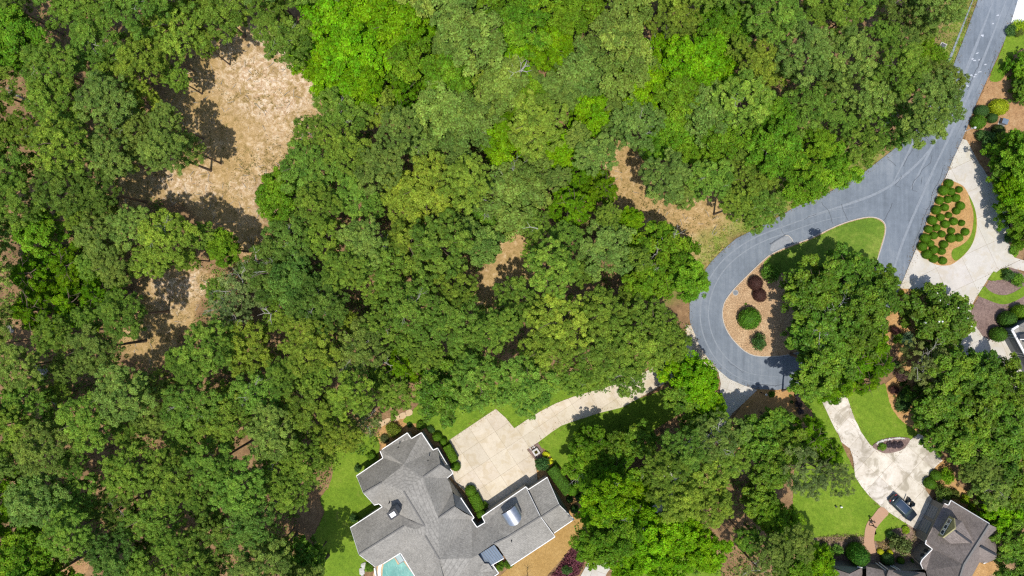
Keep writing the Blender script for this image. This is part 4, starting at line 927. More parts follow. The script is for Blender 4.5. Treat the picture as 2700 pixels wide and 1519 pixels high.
# oval bed and brown house garden
s_(E,1185,215,42,GREEN,'green mound at the left of the oval bed',zs=.6)
for x, t in ((1250, 'left'), (1300, 'middle'), (1355, 'right')):
    s_(E,x,195,38,PURPLE,f'dark purple plant in the oval bed, {t} of three','plant','purple plants in the oval bed',zs=.5)
s_(E,1700,492,50,GREEN,'clipped ball beside the patchy drive, the upper one',fluffy=False,name='ball_shrub')
s_(E,1645,568,57,GREEN,'clipped ball beside the patchy drive, the lower one',fluffy=False,name='ball_shrub')
s_(E,1812,500,75,(.13,.24,.010),'tall lime shrub right of the clipped balls',sx=.85,sy=1.1,rz=0)
s_(E,1765,665,85,(.08,.12,.02),'large olive bush hugging the corner of the brown roofed house')
s_(E,1870,670,55,OLIVE,'loose olive bush along the side wall of the brown roofed house')
s_(E,1975,720,48,LIME,'lime bush along the side wall of the brown roofed house, upper one')
s_(E,2045,800,48,LIME,'lime bush along the side wall of the brown roofed house, lower one')
s_(E,2160,870,55,GREEN,'green bush at the east corner of the brown roofed house')
s_(E,1365,1155,112,(.085,.11,.03),'large dull olive round shrub in the flower bed by the house')
s_(E,1270,1065,48,DKGREEN,'dark purplish bush upper left of the large olive round shrub')
s_(E,1410,1010,42,LIME,'lime plant between small lawn and house wall',zs=.7)
s_(E,1168,1218,30,YELLOW,'small yellow ball bush right of the brick path end, left of two','shrub','yellow balls by the brick path',fluffy=False)
s_(E,1257,1228,29,YELLOW,'small yellow ball bush right of the brick path end, right of two','shrub','yellow balls by the brick path',fluffy=False)
s_(E,1240,1290,62,DKGREEN,'shaded dark ball at the house front, left of three','shrub','balls along the shaded house front',fluffy=False)
s_(E,1362,1305,36,GREEN,'shaded dark ball at the house front, middle of three','shrub','balls along the shaded house front',fluffy=False)
s_(E,1485,1300,32,GREEN,'small leafy bush below the bay window',zs=.9)
s_(E,965,1255,96,(.05,.125,.015),'tall dense round tree like shrub at the left of the brick path end',fluffy=False,zs=1.6)
s_(E,640,1240,85,(.085,.17,.012),'bright green shrub left of the round dark one, at the entrance gable')
s_(E,760,1205,58,(.10,.19,.03),'green shrub with pale blooms between two larger shrubs')
s_(E,560,1180,60,GREEN,'bushy shrub at the left end of the flower bed')
# around the grey roofed house
s_(M,1340,55,78,(.105,.135,.015),'sprawling olive bush at the northwest side of the grey house',zs=.7)
s_(M,1255,140,48,(.07,.085,.03),'dull bush below the sprawling olive bush',zs=.7)
s_(M,1495,10,28,DKGREEN,'small dark bush in the gap of the straw bed above the grey house',zs=.8)
s_(M,1598,12,46,GREEN,'round green bush in the straw bed above the grey house',zs=.9)
s_(M,1700,50,38,DKGREEN,'dark bush at the head of the clipped hedge row',zs=.9)
s_(M,1130,305,48,GREEN,'round bush at the west notch of the grey house, larger one',zs=.9)
s_(M,1000,425,42,DKGREEN,'dark bush at the west corner of the grey house',zs=.9)
s_(M,962,895,46,DKGREEN,'dark bush in the lower west recess of the grey house',zs=.9)
s_(M,1758,122,46,(.09,.165,.012),'domed clipped shrub, topmost of the hedge row by the court','shrub','clipped row by the motor court',fluffy=False,name='ball_shrub',zs=1.2)
s_(M,1815,165,40,(.09,.165,.012),'squarish clipped shrub, second of the hedge row by the court','shrub','clipped row by the motor court',fluffy=False,name='ball_shrub',zs=1.2)
s_(M,1937,405,46,(.09,.165,.012),'domed clipped shrub at the lower end of the hedge row by the court','shrub','clipped row by the motor court',fluffy=False,name='ball_shrub',zs=1.2)
s_(M,2078,640,54,(.09,.165,.012),'domed clipped shrub at the head of the second hedge',fluffy=False,name='ball_shrub',zs=1.2)
s_(M,2212,770,36,GREEN,'small leafy bush at the right of the second hedge',zs=.9)
s_(M,2180,860,48,(.085,.16,.012),'clipped tail of the second hedge beside the dark roof notch',fluffy=False,name='ball_shrub',zs=1.2)
s_(M,1045,1330,0.1,GREEN,'x','x') if False else None
s_(M,1110,1370,45,GREEN,'bush beside the white pool edge at the photo bottom',zs=.7)
s_(N,345,378,76,(.05,.11,.03),'dark feathery shrub at the east corner of the buff court',zs=1.1)
s_(N,385,290,34,YELLOW,'yellow shrub above the dark feathery shrub, upper of two','shrub','yellow shrubs by the court',zs=.7)
s_(N,420,355,34,YELLOW,'yellow shrub beside the dark feathery shrub, lower of two','shrub','yellow shrubs by the court',zs=.7)
s_(N,485,465,46,(.10,.19,.012),'lime ball on the east hedge, upper one',fluffy=False,zs=1.4)
s_(N,642,630,58,(.10,.20,.012),'lime ball on the east hedge, lower one',fluffy=False,zs=1.4)
s_(N,690,690,42,DKGREEN,'dark bush below the lime ball of the east hedge')
s_(N,608,720,34,DKGREEN,'dark ball by the gable end, upper of two','shrub','dark balls by the gable end',fluffy=False)
s_(N,655,815,42,DKGREEN,'dark ball by the gable end, lower of two','shrub','dark balls by the gable end',fluffy=False)
s_(N,585,1390,55,DKGREEN,'dark green shrub on the purple ground cover',zs=1.1)
s_(N,770,1130,80,GREEN,'leafy green bush right of the purple ground cover',zs=1.3)
s_(N,20,1340,48,GREEN,'green bush in the notch of the garage corner',zs=.9)
s_(N,-60,1360,50,GREEN,'green bush below the blue metal roof',zs=.9)
s_(N,1100,1430,48,DKGREEN,'dark bush right of the bottom drive end',zs=.7)
# clipped hedges: rounded solids with a leaf skin
def hedge(pa, pb, wid, hgt, col, label, group=None):
    global RNG
    RNG = np.random.default_rng(int(pa[0])); g = RNG
    a, b = W(pa[0], pa[1], hgt * .8), W(pb[0], pb[1], hgt * .8); L = (b - a).length; hw = wid * S / 2
    n = int((L * 2 * hw + 2 * L * hgt) * 260)
    u = g.uniform(-.5, .5, n) * L; t = g.uniform(-1, 1, n) * math.pi * .62
    P = np.column_stack([u, np.sign(np.sin(t)) * np.minimum(1, abs(np.sin(t)) * 1.15) * hw, np.clip(np.cos(t) * 1.3, -1, 1) * hgt * .5 + hgt * .5])
    nn = unit(np.column_stack([np.zeros(n), np.sin(t), np.cos(t)]) + g.normal(size=(n, 3)) * .45)
    ends = abs(u) > L / 2 - .15
    P += g.normal(size=(n, 3)) * .025
    x, y, z = L / 2 - .05, hw * .9, hgt * .94
    ev = [(-x, -y, 0), (x, -y, 0), (x, y, 0), (-x, y, 0), (-x, -y, z * .8), (x, -y, z * .8), (x, y, z * .8), (-x, y, z * .8), (-x + .1, -y * .7, z), (x - .1, -y * .7, z), (x - .1, y * .7, z), (-x + .1, y * .7, z)]
    ef = [(0, 1, 5, 4), (1, 2, 6, 5), (2, 3, 7, 6), (3, 0, 4, 7), (4, 5, 9, 8), (5, 6, 10, 9), (6, 7, 11, 10), (7, 4, 8, 11), (8, 9, 10, 11)]
    me = quads_mesh('hedge', P, nn, .13 * g.uniform(.6, 1.4, n), .08 * g.uniform(.6, 1.3, n), g.uniform(.85, 1.15, n), (ev, ef))
    o = link('hedge', me, MAT['leaf']); m = (a + b) / 2; o.location = (m.x, m.y, .02)
    o.rotation_euler = (0, 0, math.atan2(b.y - a.y, b.x - a.x)); o.color = tuple(x * 1.6 for x in col) + (1,); tag(o, label, 'hedge', group); return o
h = M([(1845,205),(1925,352),(2100,680),(2165,815)]) + N([(430,420),(605,650)])
hedge(h[0], h[1], 21, 1.6, (.09, .165, .012), 'long clipped hedge between the grey house and the buff court')
hedge(h[2], h[3], 28, 1.6, (.085, .16, .012), 'broad clipped hedge in the inner corner of the court')
hedge(h[4], h[5], 30, 1.8, (.07, .145, .018), 'wide leafy hedge along the east gable wall')
# purple ground cover and flowers
def field(name, poly, n, label, cat, col, per=10, rad=.3, hh=.35, size=(.2, .12), seed=1, z=.0):
    g = random.Random(seed); pts = []; xs = [p[0] for p in poly]; ys = [p[1] for p in poly]
    while len(pts) < n:
        x, y = g.uniform(min(xs), max(xs)), g.uniform(min(ys), max(ys))
        if inpoly(x, y, poly): p = W(x, y); pts.append((p.x, p.y))
    o = tag(clump_cloud(name, pts, MAT['leaf'], seed, per, rad, hh, size, col), label, cat); o.location.z = z; return o
field('purple_ground_cover', N([(830,960),(770,1010),(700,1090),(610,1220),(490,1390),(420,1480),(640,1480),(745,1280),(830,1060)]), 420, 'dense reddish purple ground cover sloping across the bottom bed', 'ground cover', (.19, .065, .085), 16, .45, .7, (.24, .15), 31)
field('flower_patch', E([(560,1070),(750,1052),(1000,1045),(1000,1150),(800,1110),(600,1140)]), 260, 'mixed low flowers in the bed left of the brick path', 'flowers', (.30, .24, .12), 6, .18, .3, (.13, .1), 32)
field('flower_patch', E([(1120,1120),(1230,1100),(1260,1190),(1130,1200)]), 90, 'mixed low flowers in the bed right of the brick path', 'flowers', (.34, .25, .10), 6, .18, .3, (.13, .1), 33)
field('flower_patch', E([(1480,1010),(1530,1040),(1500,1120),(1460,1180),(1440,1250),(1330,1270),(1460,1130)]), 90, 'pale dry blooms between the olive shrub and the house wall', 'flowers', (.42, .34, .20), 7, .2, .3, (.13, .1), 34)
field('low_border_plants', D([(2300,300),(2360,250),(2440,240),(2500,200),(2480,260),(2380,310)]), 40, 'low yellowish border plants in the bark mulch', 'plants', (.24, .22, .06), 8, .2, .2, (.16, .06), 35)

# ------------------------------------------------------------------ buildings
def PH(f, pts, h=None): return [W(q[0], q[1], (q[2] if len(q) > 2 else h)) for q in f(pts)]
def faces_part(name, faces, mat, parent, thick=.0):
    """each face a polygon of 3D points, triangulated and turned to face up or out"""
    bm = bmesh.new()
    for fc in faces:
        vs = [bm.verts.new(p) for p in fc]
        f = bm.faces.new(vs); f.normal_update()
        if f.normal.z < 0: f.normal_flip()
        bmesh.ops.triangulate(bm, faces=[f])
    me = bpy.data.meshes.new(name); bm.to_mesh(me); bm.free()
    return link(name, me, mat, parent)
def edge_part(name, chains, mat, parent, w=.14, h=.14, dz=.0):
    out = []
    for ch in chains:
        mb = MB()
        for a, b in zip(ch[:-1], ch[1:]): mb.beam(Vector(a) + Vector((0, 0, dz)), Vector(b) + Vector((0, 0, dz)), w, h)
        out.append(mb.build(name, mat, parent))
    return out
def wall_ring(name, outline, mat, parent, inset=.45, drop=.12):
    cx = sum(p.x for p in outline) / len(outline); cy = sum(p.y for p in outline) / len(outline)
    pts = [(p.x, p.y) for p in outline]
    if area2(pts) < 0: pts = pts[::-1]; outline = outline[::-1]
    n = len(pts); ins = []
    for i in range(n):
        a, b, c = Vector(pts[i - 1]), Vector(pts[i]), Vector(pts[(i + 1) % n])
        d1, d2 = (b - a), (c - b)
        d1 = d1.normalized() if d1.length > 1e-6 else Vector((1, 0)); d2 = d2.normalized() if d2.length > 1e-6 else d1
        nrm = Vector((-d1.y - d2.y, d1.x + d2.x)); nrm = nrm.normalized() if nrm.length > 1e-4 else Vector((-d1.y, d1.x))
        ins.append(b + nrm * inset)
    mb = MB()
    for i in range(n):
        j = (i + 1) % n
        mb.add([(ins[i].x, ins[i].y, 0), (ins[j].x, ins[j].y, 0), (ins[j].x, ins[j].y, outline[j].z - drop), (ins[i].x, ins[i].y, outline[i].z - drop)], [(0, 1, 2, 3)])
    return mb.build(name, mat, parent)

e = 3.2
house = empty('grey_roofed_house', W(1150, 1330, 0)); base = house.location.copy()
tag(house, 'large house with many grey shingle gables and a courtyard pool', 'house')
HOUSE_PARTS = []
def hp(o):
    for x in (o if isinstance(o, list) else [o]): HOUSE_PARTS.append(x)
    return o
def m_(*pts): return PH(M, [(q[0], q[1], q[2] if q[2] <= e else e + (q[2] - e) * .78) for q in pts])
ROOFS = [
 m_((1215,255,e),(1235,235,e),(1475,80,e),(1515,135,e),(1610,78,e),(1440,385,6.5)),
 m_((1215,255,e),(1440,385,6.5),(1240,320,e)),
 m_((1610,78,e),(1720,245,e),(1765,228,e),(1790,385,5.9),(1625,503,6.9),(1605,515,7.1),(1440,385,6.5)),
 m_((1625,503,6.9),(1790,385,5.9),(1910,465,e),(1850,515,e+.25)),
 m_((990,490,e),(1240,320,e),(1440,385,6.5),(1605,515,7.1),(1440,640,8.0),(1230,555,6.8),(1055,655,6.8)),
 m_((1605,515,7.1),(1625,503,6.9),(1850,515,e+.25),(1880,560,e),(1905,645,e+.1),(1930,785,6.1),(1770,895,7.0),(1640,970,8.0),(1440,640,8.0)),
 m_((1770,897,7.0),(1930,785,6.1),(2020,848,4.6),(2110,890,e),(2090,908,e)),
 m_((1055,655,6.8),(1230,555,6.8),(1440,640,8.0),(1640,970,8.0),(1400,865,5.2),(1235,785,e),(1205,757,e),(1160,770,e)),
 m_((930,985,e),(1235,785,e),(1400,865,5.2),(1510,925,6.4),(1440,972,6.8),(1012,1243,6.8)),
 m_((1510,925,6.4),(1640,970,8.0),(1645,1065,8.0),(1555,1003,7.4),(1440,972,6.8)),
 m_((1012,1243,6.8),(1440,972,6.8),(1432,1020,6.5),(1410,1228,e),(1240,1332,e),(1170,1362,e)),
 m_((1440,972,6.8),(1555,1003,7.4),(1645,1065,8.0),(1780,1288,8.0),(1850,1600,8.0),(1640,1600,e),(1410,1228,e),(1432,1020,6.5)),
 m_((1780,1288,8.0),(2090,1280,6.9),(2150,1242,6.6),(2240,1365,e),(2290,1340,e),(2345,1420,e),(2290,1460,e),(2100,1620,e),(1850,1620,7)),
 m_((1640,970,8.0),(1770,896,7.0),(2090,908,e),(2140,980,e),(2300,1140,6.5),(2150,1242,6.6),(2090,1280,6.9),(1780,1288,8.0),(1645,1065,8.0)),
 m_((2140,980,e),(2215,935,e),(2185,880,e),(2606,595,e),(2746,880,6.5),(2416,1085,6.5),(2300,1140,6.5)),
 m_((2300,1140,6.5),(2416,1085,6.5),(2746,880,6.5),(2885,1070,e),(2461,1350,e),(2340,1170,5.6)),
 m_((2628,627,e-.25),(2810,505,e-.25),(2926,770,6.1),(2752,885,6.1)),
 m_((2752,885,6.1),(2926,770,6.1),(3065,905,e-.25),(2870,1040,e-.25)),
]
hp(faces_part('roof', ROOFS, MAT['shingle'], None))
# a second small hip at the foot of the south slope
hp(faces_part('porch_roof', [m_((1965,1335,5.2),(2250,1330,4.2),(2300,1400,3.6),(2030,1430,4.3))], MAT['shingle'], None))
OUT = m_((1235,235,e),(1475,80,e),(1515,135,e),(1610,78,e),(1720,245,e),(1765,228,e),(1910,465,e),(1855,515,e),(1880,560,e),(1985,700,e),(2110,890,e),(2090,908,e),(2140,980,e),(2215,935,e),(2185,880,e),(2606,595,e),(2628,627,e-.3),(2810,505,e-.3),(3065,905,e-.3),(2870,1040,e-.3),(2885,1070,e),(2461,1350,e),(2395,1280,e),(2240,1365,e),(2345,1420,e),(2100,1620,e),(1640,1600,e),(1410,1228,e),(1240,1332,e),(1170,1362,e),(1060,1280,e),(930,985,e),(1235,785,e),(1160,770,e),(990,490,e),(1240,320,e),(1215,255,e))
hp(wall_ring('wall', OUT, MAT['wall'], None))
gut = [m_((1235,238,e),(1475,80,e),(1515,135,e),(1610,78,e),(1720,245,e),(1763,226,e)), m_((1763,226,e),(1855,385,e)), m_((1885,425,e),(1912,466,e),(1848,517,e)), m_((1215,255,e),(1242,320,e),(990,490,e),(1000,512,e)), m_((1160,770,e),(1205,757,e),(1236,786,e),(930,985,e)), m_((1985,700,e),(2112,890,e),(2090,910,e),(2140,982,e),(2217,936,e),(2187,880,e),(2606,595,e),(2632,622,e)), m_((2630,622,e-.25),(2812,504,e-.25)), m_((3065,907,e-.25),(2868,1042,e-.25)), m_((2885,1072,e),(2461,1352,e)), m_((2395,1280,e),(2240,1367,e)), m_((2290,1340,e),(2347,1420,e),(2288,1462,e)), m_((1640,1600,e),(1410,1228,e),(1240,1332,e))]
hp(edge_part('gutter', gut, MAT['white'], None, .12, .14, .02))
rakes = [m_((990,490,e),(1055,655,6.8),(1160,770,e)), m_((930,985,e),(1012,1243,6.8),(1170,1362,e)), m_((2810,505,e-.25),(2926,770,6.1),(3067,907,e-.25)), m_((2606,595,e),(2746,880,6.5),(2885,1072,e))]
hp(edge_part('rake_board', rakes, MAT['white'], None, .07, .16, -.06))
caps = [m_((1055,655,6.8),(1230,555,6.8)), m_((1440,640,8.0),(1640,970,8.0)), m_((1012,1243,6.8),(1440,972,6.8)), m_((1645,1065,8.0),(1780,1288,8.0)), m_((2300,1140,6.5),(2416,1085,6.5),(2746,880,6.5)), m_((2752,885,6.1),(2926,770,6.1)), m_((1625,503,6.9),(1790,385,5.9)), m_((1770,896,7.0),(1930,785,6.1)), m_((1400,865,5.2),(1510,925,6.4),(1640,970,8.0))]
hp(edge_part('ridge_cap', caps, MAT['ridge_cap'], None, .20, .06, .03))
# gable walls
hp(faces_part('gable_wall', [m_((1985,700,e-.1),(2105,886,e-.1),(1935,785,6.0)), m_((1900,655,e+.1),(1985,700,e-.1),(1935,785,6.0))], MAT['slate_wall'], None))
hp(faces_part('gable_wall', [m_((1770,240,e-.1),(1905,462,e-.1),(1793,390,5.7))], MAT['slate_wall'], None))
hp(faces_part('gable_wall', [m_((2806,520,2.9),(3050,900,2.9),(2922,770,5.9))], MAT['slate_wall'], None))
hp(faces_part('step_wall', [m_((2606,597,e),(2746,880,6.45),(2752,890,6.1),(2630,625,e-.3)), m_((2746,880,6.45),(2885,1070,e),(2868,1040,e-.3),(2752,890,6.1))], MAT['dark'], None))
for (x, y) in ((1795, 300), (1830, 360)):
    w_ = hp(faces_part('window', [m_((x-14,y-26,3.9),(x+18,y+22,3.9),(x+4,y+32,4.7),(x-24,y-12,4.7))], MAT['white'], None))
    q_ = m_((x-11,y-20,3.95),(x+14,y+18,3.95),(x+3,y+26,4.6),(x-20,y-10,4.6))
    g_ = faces_part('pane', [[p + Vector((.05, .03, .05)) for p in q_]], MAT['glass'], w_)
# bay windows and garage doors on the court side
def wall_rect(name, a, b, z0, z1, mat, parent, out=.06):
    """upright panel on the wall line a-b (metres), a little proud of it"""
    a, b = Vector((a[0], a[1], 0)), Vector((b[0], b[1], 0)); d = (b - a).normalized(); nrm = Vector((d.y, -d.x, 0))
    if nrm.y < 0: nrm = -nrm
    mb = MB(); o = nrm * out; i = nrm * -.05
    mb.add([a + i + Vector((0, 0, z0)), b + i + Vector((0, 0, z0)), b + i + Vector((0, 0, z1)), a + i + Vector((0, 0, z1)), a + o + Vector((0, 0, z0)), b + o + Vector((0, 0, z0)), b + o + Vector((0, 0, z1)), a + o + Vector((0, 0, z1))],
           [(0, 1, 2, 3), (4, 7, 6, 5), (0, 4, 5, 1), (1, 5, 6, 2), (2, 6, 7, 3), (3, 7, 4, 0)])
    return mb.build(name, mat, parent)
ga, gb = m_((2185,880,e),(2606,595,e)); gd = (gb - ga); gn = Vector((gd.y, -gd.x, 0)).normalized()
if gn.y < 0: gn = -gn
for t in (.22, .52, .80):
    a = ga + gd * (t - .11) - gn * .43; b = ga + gd * (t + .11) - gn * .43
    d_ = hp(wall_rect('garage_door', a, b, .05, 2.4, MAT['white'], None))
    for k in range(4): wall_rect('panel', a + gd * .004, b - gd * .004, .12 + k * .57, .62 + k * .57, MAT['wall'], d_, .09)
# eyebrow dormer of bright metal
eb = m_((2362,852,5.0),(2516,748,5.0)); ea, ec = eb[0], eb[1]
ed = ec - ea; en = Vector((ed.y, -ed.x, 0)).normalized()
if en.y < 0: en = -en
mid = (ea + ec) / 2; hw = ed.length / 2; du = ed.normalized(); mb = MB(); nseg = 14; ring = []
for k in range(nseg + 1):
    t = math.pi * k / nseg
    ring.append((mid - du * hw * math.cos(t) + Vector((0, 0, math.sin(t) * 1.35)), mid - en * 2.3 * (.55 + .45 * math.sin(t)) - du * hw * .93 * math.cos(t) + Vector((0, 0, 1.55 * math.sin(t) ** .9 * .75 + .55))))
vs = [tuple(p) for r_ in ring for p in r_]
mb.add(vs, [(2 * k, 2 * k + 2, 2 * k + 3, 2 * k + 1) for k in range(nseg)])
db = hp(mb.build('eyebrow_dormer', MAT['metal'], None, True))
inner = [r_[0] * .93 + mid * .07 - en * .10 for r_ in ring]
fr = faces_part('louvre', [inner + [mid - en * .1]], MAT['dark'], db)
for k, zz in enumerate((.35, .7)):
    mb = MB(); mb.beam(mid - du * hw * (.75 - k * .25) + Vector((0, 0, zz)) - en * .02, mid + du * hw * (.75 - k * .25) + Vector((0, 0, zz)) - en * .02, .06, .07); mb.build('louvre_bar', MAT['metal'], db)
# blue metal porch roof with standing seams
bmr = m_((2150,1247,4.6),(2303,1150,4.6),(2397,1277,3.3),(2243,1365,3.3))
br_ = hp(faces_part('metal_roof', [bmr], MAT['blue_metal'], None))
for k in range(1, 8):
    t = k / 8; mb = MB(); mb.beam(bmr[0].lerp(bmr[1], t) + Vector((0, 0, .02)), bmr[3].lerp(bmr[2], t) + Vector((0, 0, .02)), .05, .07); mb.build('seam', MAT['slate_wall'], br_)
# chimney, vents
ch = m_((1342,850,9.0))[0]; mb = MB(); a = R(33.5)
def rot_box(mb, c, lx, ly, z0, z1, ang):
    u, v = Vector((math.cos(ang), math.sin(ang), 0)), Vector((-math.sin(ang), math.cos(ang), 0)); c = Vector((c[0], c[1], 0))
    q = [c - u * lx / 2 - v * ly / 2, c + u * lx / 2 - v * ly / 2, c + u * lx / 2 + v * ly / 2, c - u * lx / 2 + v * ly / 2]
    mb.add([p + Vector((0, 0, z0)) for p in q] + [p + Vector((0, 0, z1)) for p in q], [(3, 2, 1, 0), (4, 5, 6, 7), (0, 1, 5, 4), (1, 2, 6, 5), (2, 3, 7, 6), (3, 0, 4, 7)])
rot_box(mb, ch, 1.35, 1.05, 4.0, 8.0, a); chim = hp(mb.build('chimney', MAT['slate_wall'], None))
mb = MB(); rot_box(mb, ch, 1.5, 1.2, 8.0, 8.12, a); mb.build('chimney_cap', MAT['dark'], chim)
mb = MB(); rot_box(mb, ch, .85, .65, 8.12, 8.32, a); mb.build('flue_cover', MAT['white'], chim)
for (x, y, z) in ((1385, 222, 5.2), (2470, 1115, 6.0), (1670, 350, 6.3), (1300, 752, 5.8)):
    p = m_((x, y, z))[0]; mb = MB(); mb.tube([p - Vector((0, 0, .4)), p + Vector((0, 0, .4))], .09, 8); hp(mb.build('vent_pipe', MAT['iron'], None))
for o in HOUSE_PARTS:
    o.parent = house; o.matrix_parent_inverse = Matrix.Translation(-base)

# ---- brown roofed house at lower right
e2 = 3.4; HOUSE_PARTS.clear()
def n_(*pts): return PH(E, pts)
house2 = empty('brown_roofed_house', W(2540, 1430, 0)); base2 = house2.location.copy()
tag(house2, 'house with a brown shingle roof and an olive dormer by the patchy drive', 'house')
R2 = [
 n_((1835,725,e2),(1812,772,e2),(1775,755,e2),(1600,1105,e2),(1592,1140,e2),(1660,1190,e2),(1562,1290,e2),(1545,1325,e2),(1570,1380,e2),(1600,1400,3.9),(1650,1600,6.0),(1880,1600,7.6),(1960,1340,7.6),(2205,955,7.6)),
 n_((2205,955,7.6),(2280,990,e2+2.2),(2235,1080,e2+.2),(2190,1085,4.6),(2110,1165,6.2),(2110,1320,e2),(1960,1600,e2),(1880,1600,7.6),(1960,1340,7.6)),
 n_((2110,1165,6.2),(2190,1085,4.6),(2240,1095,4.2),(2285,1150,e2),(2268,1250,5.0)),
 n_((2110,1165,6.2),(2268,1250,5.0),(2287,1275,e2),(2190,1322,e2),(2110,1320,e2)),
]
hp(faces_part('roof', R2, MAT['shingle_brown'], None))
hp(faces_part('back_roof', [n_((560,1620,e2),(800,1620,6.0),(1030,1620,6.0),(1240,1620,6),(1650,1600,6.0),(1880,1600,7.6),(1960,1620,e2),(1800,1800,e2),(700,1800,e2))], MAT['shingle_brown'], None))
hp(faces_part('entry_roof', [n_((640,1352,e2),(870,1428,6.0),(800,1620,6.0),(560,1620,e2)), n_((870,1428,6.0),(990,1368,e2),(1000,1620,e2),(800,1620,6.0)), n_((1030,1357,e2),(1235,1402,e2+.4),(1240,1620,6),(1030,1620,6)), n_((1225,1440,4.8),(1245,1388,e2+.5),(1590,1418,e2+.5),(1650,1600,6.0),(1240,1620,5.6))], MAT['shingle_brown'], None))
hp(faces_part('gable_wall', [n_((655,1345,e2-.5),(985,1362,e2-.5),(868,1424,5.8)), n_((1240,1388,e2),(1580,1412,e2),(1420,1470,6.2))], MAT['slate_wall'], None))
O2 = n_((1835,725,e2),(1812,772,e2),(1775,755,e2),(1600,1105,e2),(1592,1140,e2),(1660,1190,e2),(1562,1290,e2),(1545,1325,e2),(1570,1380,e2),(1240,1395,e2),(1030,1360,e2),(990,1368,e2),(640,1352,e2),(560,1620,e2),(700,1800,e2),(1800,1800,e2),(1960,1620,e2),(2110,1320,e2),(2190,1320,e2),(2285,1275,e2),(2285,1150,e2),(2235,1085,e2),(2280,990,e2+1.9),(2205,945,6.9))
hp(wall_ring('wall', O2, plain('taupe_siding', (.22, .205, .18), .9), None, .35, .15))
hp(edge_part('gutter', [n_((1835,725,e2),(1812,772,e2),(1775,755,e2)), n_((1660,1190,e2),(1562,1290,e2),(1545,1325,e2),(1570,1380,e2)), n_((1600,1105,e2),(1592,1140,e2),(1660,1190,e2)), n_((1835,725,e2),(2205,948,7.5)), n_((640,1352,e2),(690,1345,e2)), n_((940,1360,e2),(990,1368,e2))], MAT['white'], None, .12, .12, .02))
hp(edge_part('ridge_cap', [n_((2205,955,7.6),(1960,1340,7.6),(1880,1600,7.6)), n_((2110,1165,6.2),(2268,1250,5.0))], MAT['ridge_cap'], None, .26, .07, .04))
for k, seg in enumerate([n_((2115,1160,6.3),(2268,1245,5.1)), n_((1890,1025,7.45),(2035,1130,7.45))]): hp(edge_part('ridge_vent', [seg], MAT['dark'], None, .3, .1, .05))
# dormer
dA, dB, dC, dD, dE = n_((1820,872,4.7))[0], n_((1866,897,5.9))[0], n_((1875,990,7.2))[0], n_((1760,1080,5.9))[0], n_((1710,1060,4.7))[0]
dr_ = hp(faces_part('dormer', [[dA, dB, dC, dD, dE]], MAT['olive'], None))
RE = n_((2060,1130,7.3))[0]
faces_part('dormer_roof', [[dB + Vector((0, 0, .06)), n_((1945,925,6.5))[0], RE, dC + Vector((0, 0, .06))], [dC + Vector((0, 0, .06)), RE, n_((1835,1140,6.1))[0], dD + Vector((0, 0, .06))]], MAT['shingle_brown'], dr_)
edge_part('rake_board', [[dB, dC, dD]], MAT['olive'], dr_, .2, .14, .06)
oN = (dB - dA).cross(dE - dA).normalized()
if oN.y < 0: oN = -oN
oN = Vector((oN.x, oN.y, 0)).normalized() if abs(oN.z) < .99 else Vector((-.8, .5, 0))
for k in range(3):
    t0, t1 = .10 + k * .27, .10 + k * .27 + .25
    lo0, lo1 = dA.lerp(dE, t0), dA.lerp(dE, t1); up = (dB - dA)
    q_ = [lo0 + up * .25, lo1 + up * .25, lo1 + up * .95, lo0 + up * .95]
    wn_ = faces_part('window', [[p + oN * .08 for p in q_]], MAT['white'], dr_)
    c_ = sum(q_, Vector()) / 4
    faces_part('pane', [[c_ + (p - c_) * .64 + oN * .12 for p in q_]], MAT['glass'], wn_)
# bay window wall facing the path
bw = n_((1655,1193,3.2),(1565,1288,3.2),(1505,1255,.6),(1575,1160,.6))
bay = hp(faces_part('bay_window', [bw], MAT['white'], None))
for (s0, s1) in ((.12, .48), (.54, .9)):
    q_ = [bw[0].lerp(bw[1], s0), bw[0].lerp(bw[1], s1), bw[3].lerp(bw[2], s1), bw[3].lerp(bw[2], s0)]
    c_ = sum(q_, Vector()) / 4
    faces_part('pane', [[c_ + (p - c_) * .75 + Vector((-.12, .12, .05)) for p in q_]], MAT['glass'], bay)
for a_, b_ in (((1120,1322,1.0),(1215,1395,3.2)), ((1150,1318,1.0),(1240,1388,3.2)), ((1262,1352,1.4),(1330,1392,3.2)), ((1285,1350,1.4),(1352,1390,3.2))):
    mb = MB(); mb.beam(*n_(a_, b_), .14, .14); hp(mb.build('porch_post', MAT['white'], None))
ga, gb = n_((1770,765,e2),(1600,1105,e2)); gd = gb - ga; gn = Vector((gd.y, -gd.x, 0)).normalized()
if gn.x > 0: gn = -gn
for t in (.3, .7):
    a = ga + gd * (t - .16) - gn * .33; b = ga + gd * (t + .16) - gn * .33
    d_ = hp(wall_rect('garage_door', a, b, .05, 2.4, MAT['slate_wall'], None))
    for k in range(4): wall_rect('panel', a + gd * .004, b - gd * .004, .12 + k * .57, .62 + k * .57, MAT['slate_wall'], d_, .09)
p = n_((2172,1322,3.0))[0]; mb = MB(); mb.beam(p + Vector((-.4, -.1, 0)), p + Vector((.4, .15, 0)), .12, .12); mb.beam(p + Vector((.38, .14, 0)), p + Vector((.3, .5, -.1)), .10, .10); hp(mb.build('downspout', MAT['white'], None))
for o in HOUSE_PARTS: o.parent = house2; o.matrix_parent_inverse = Matrix.Translation(-base2)

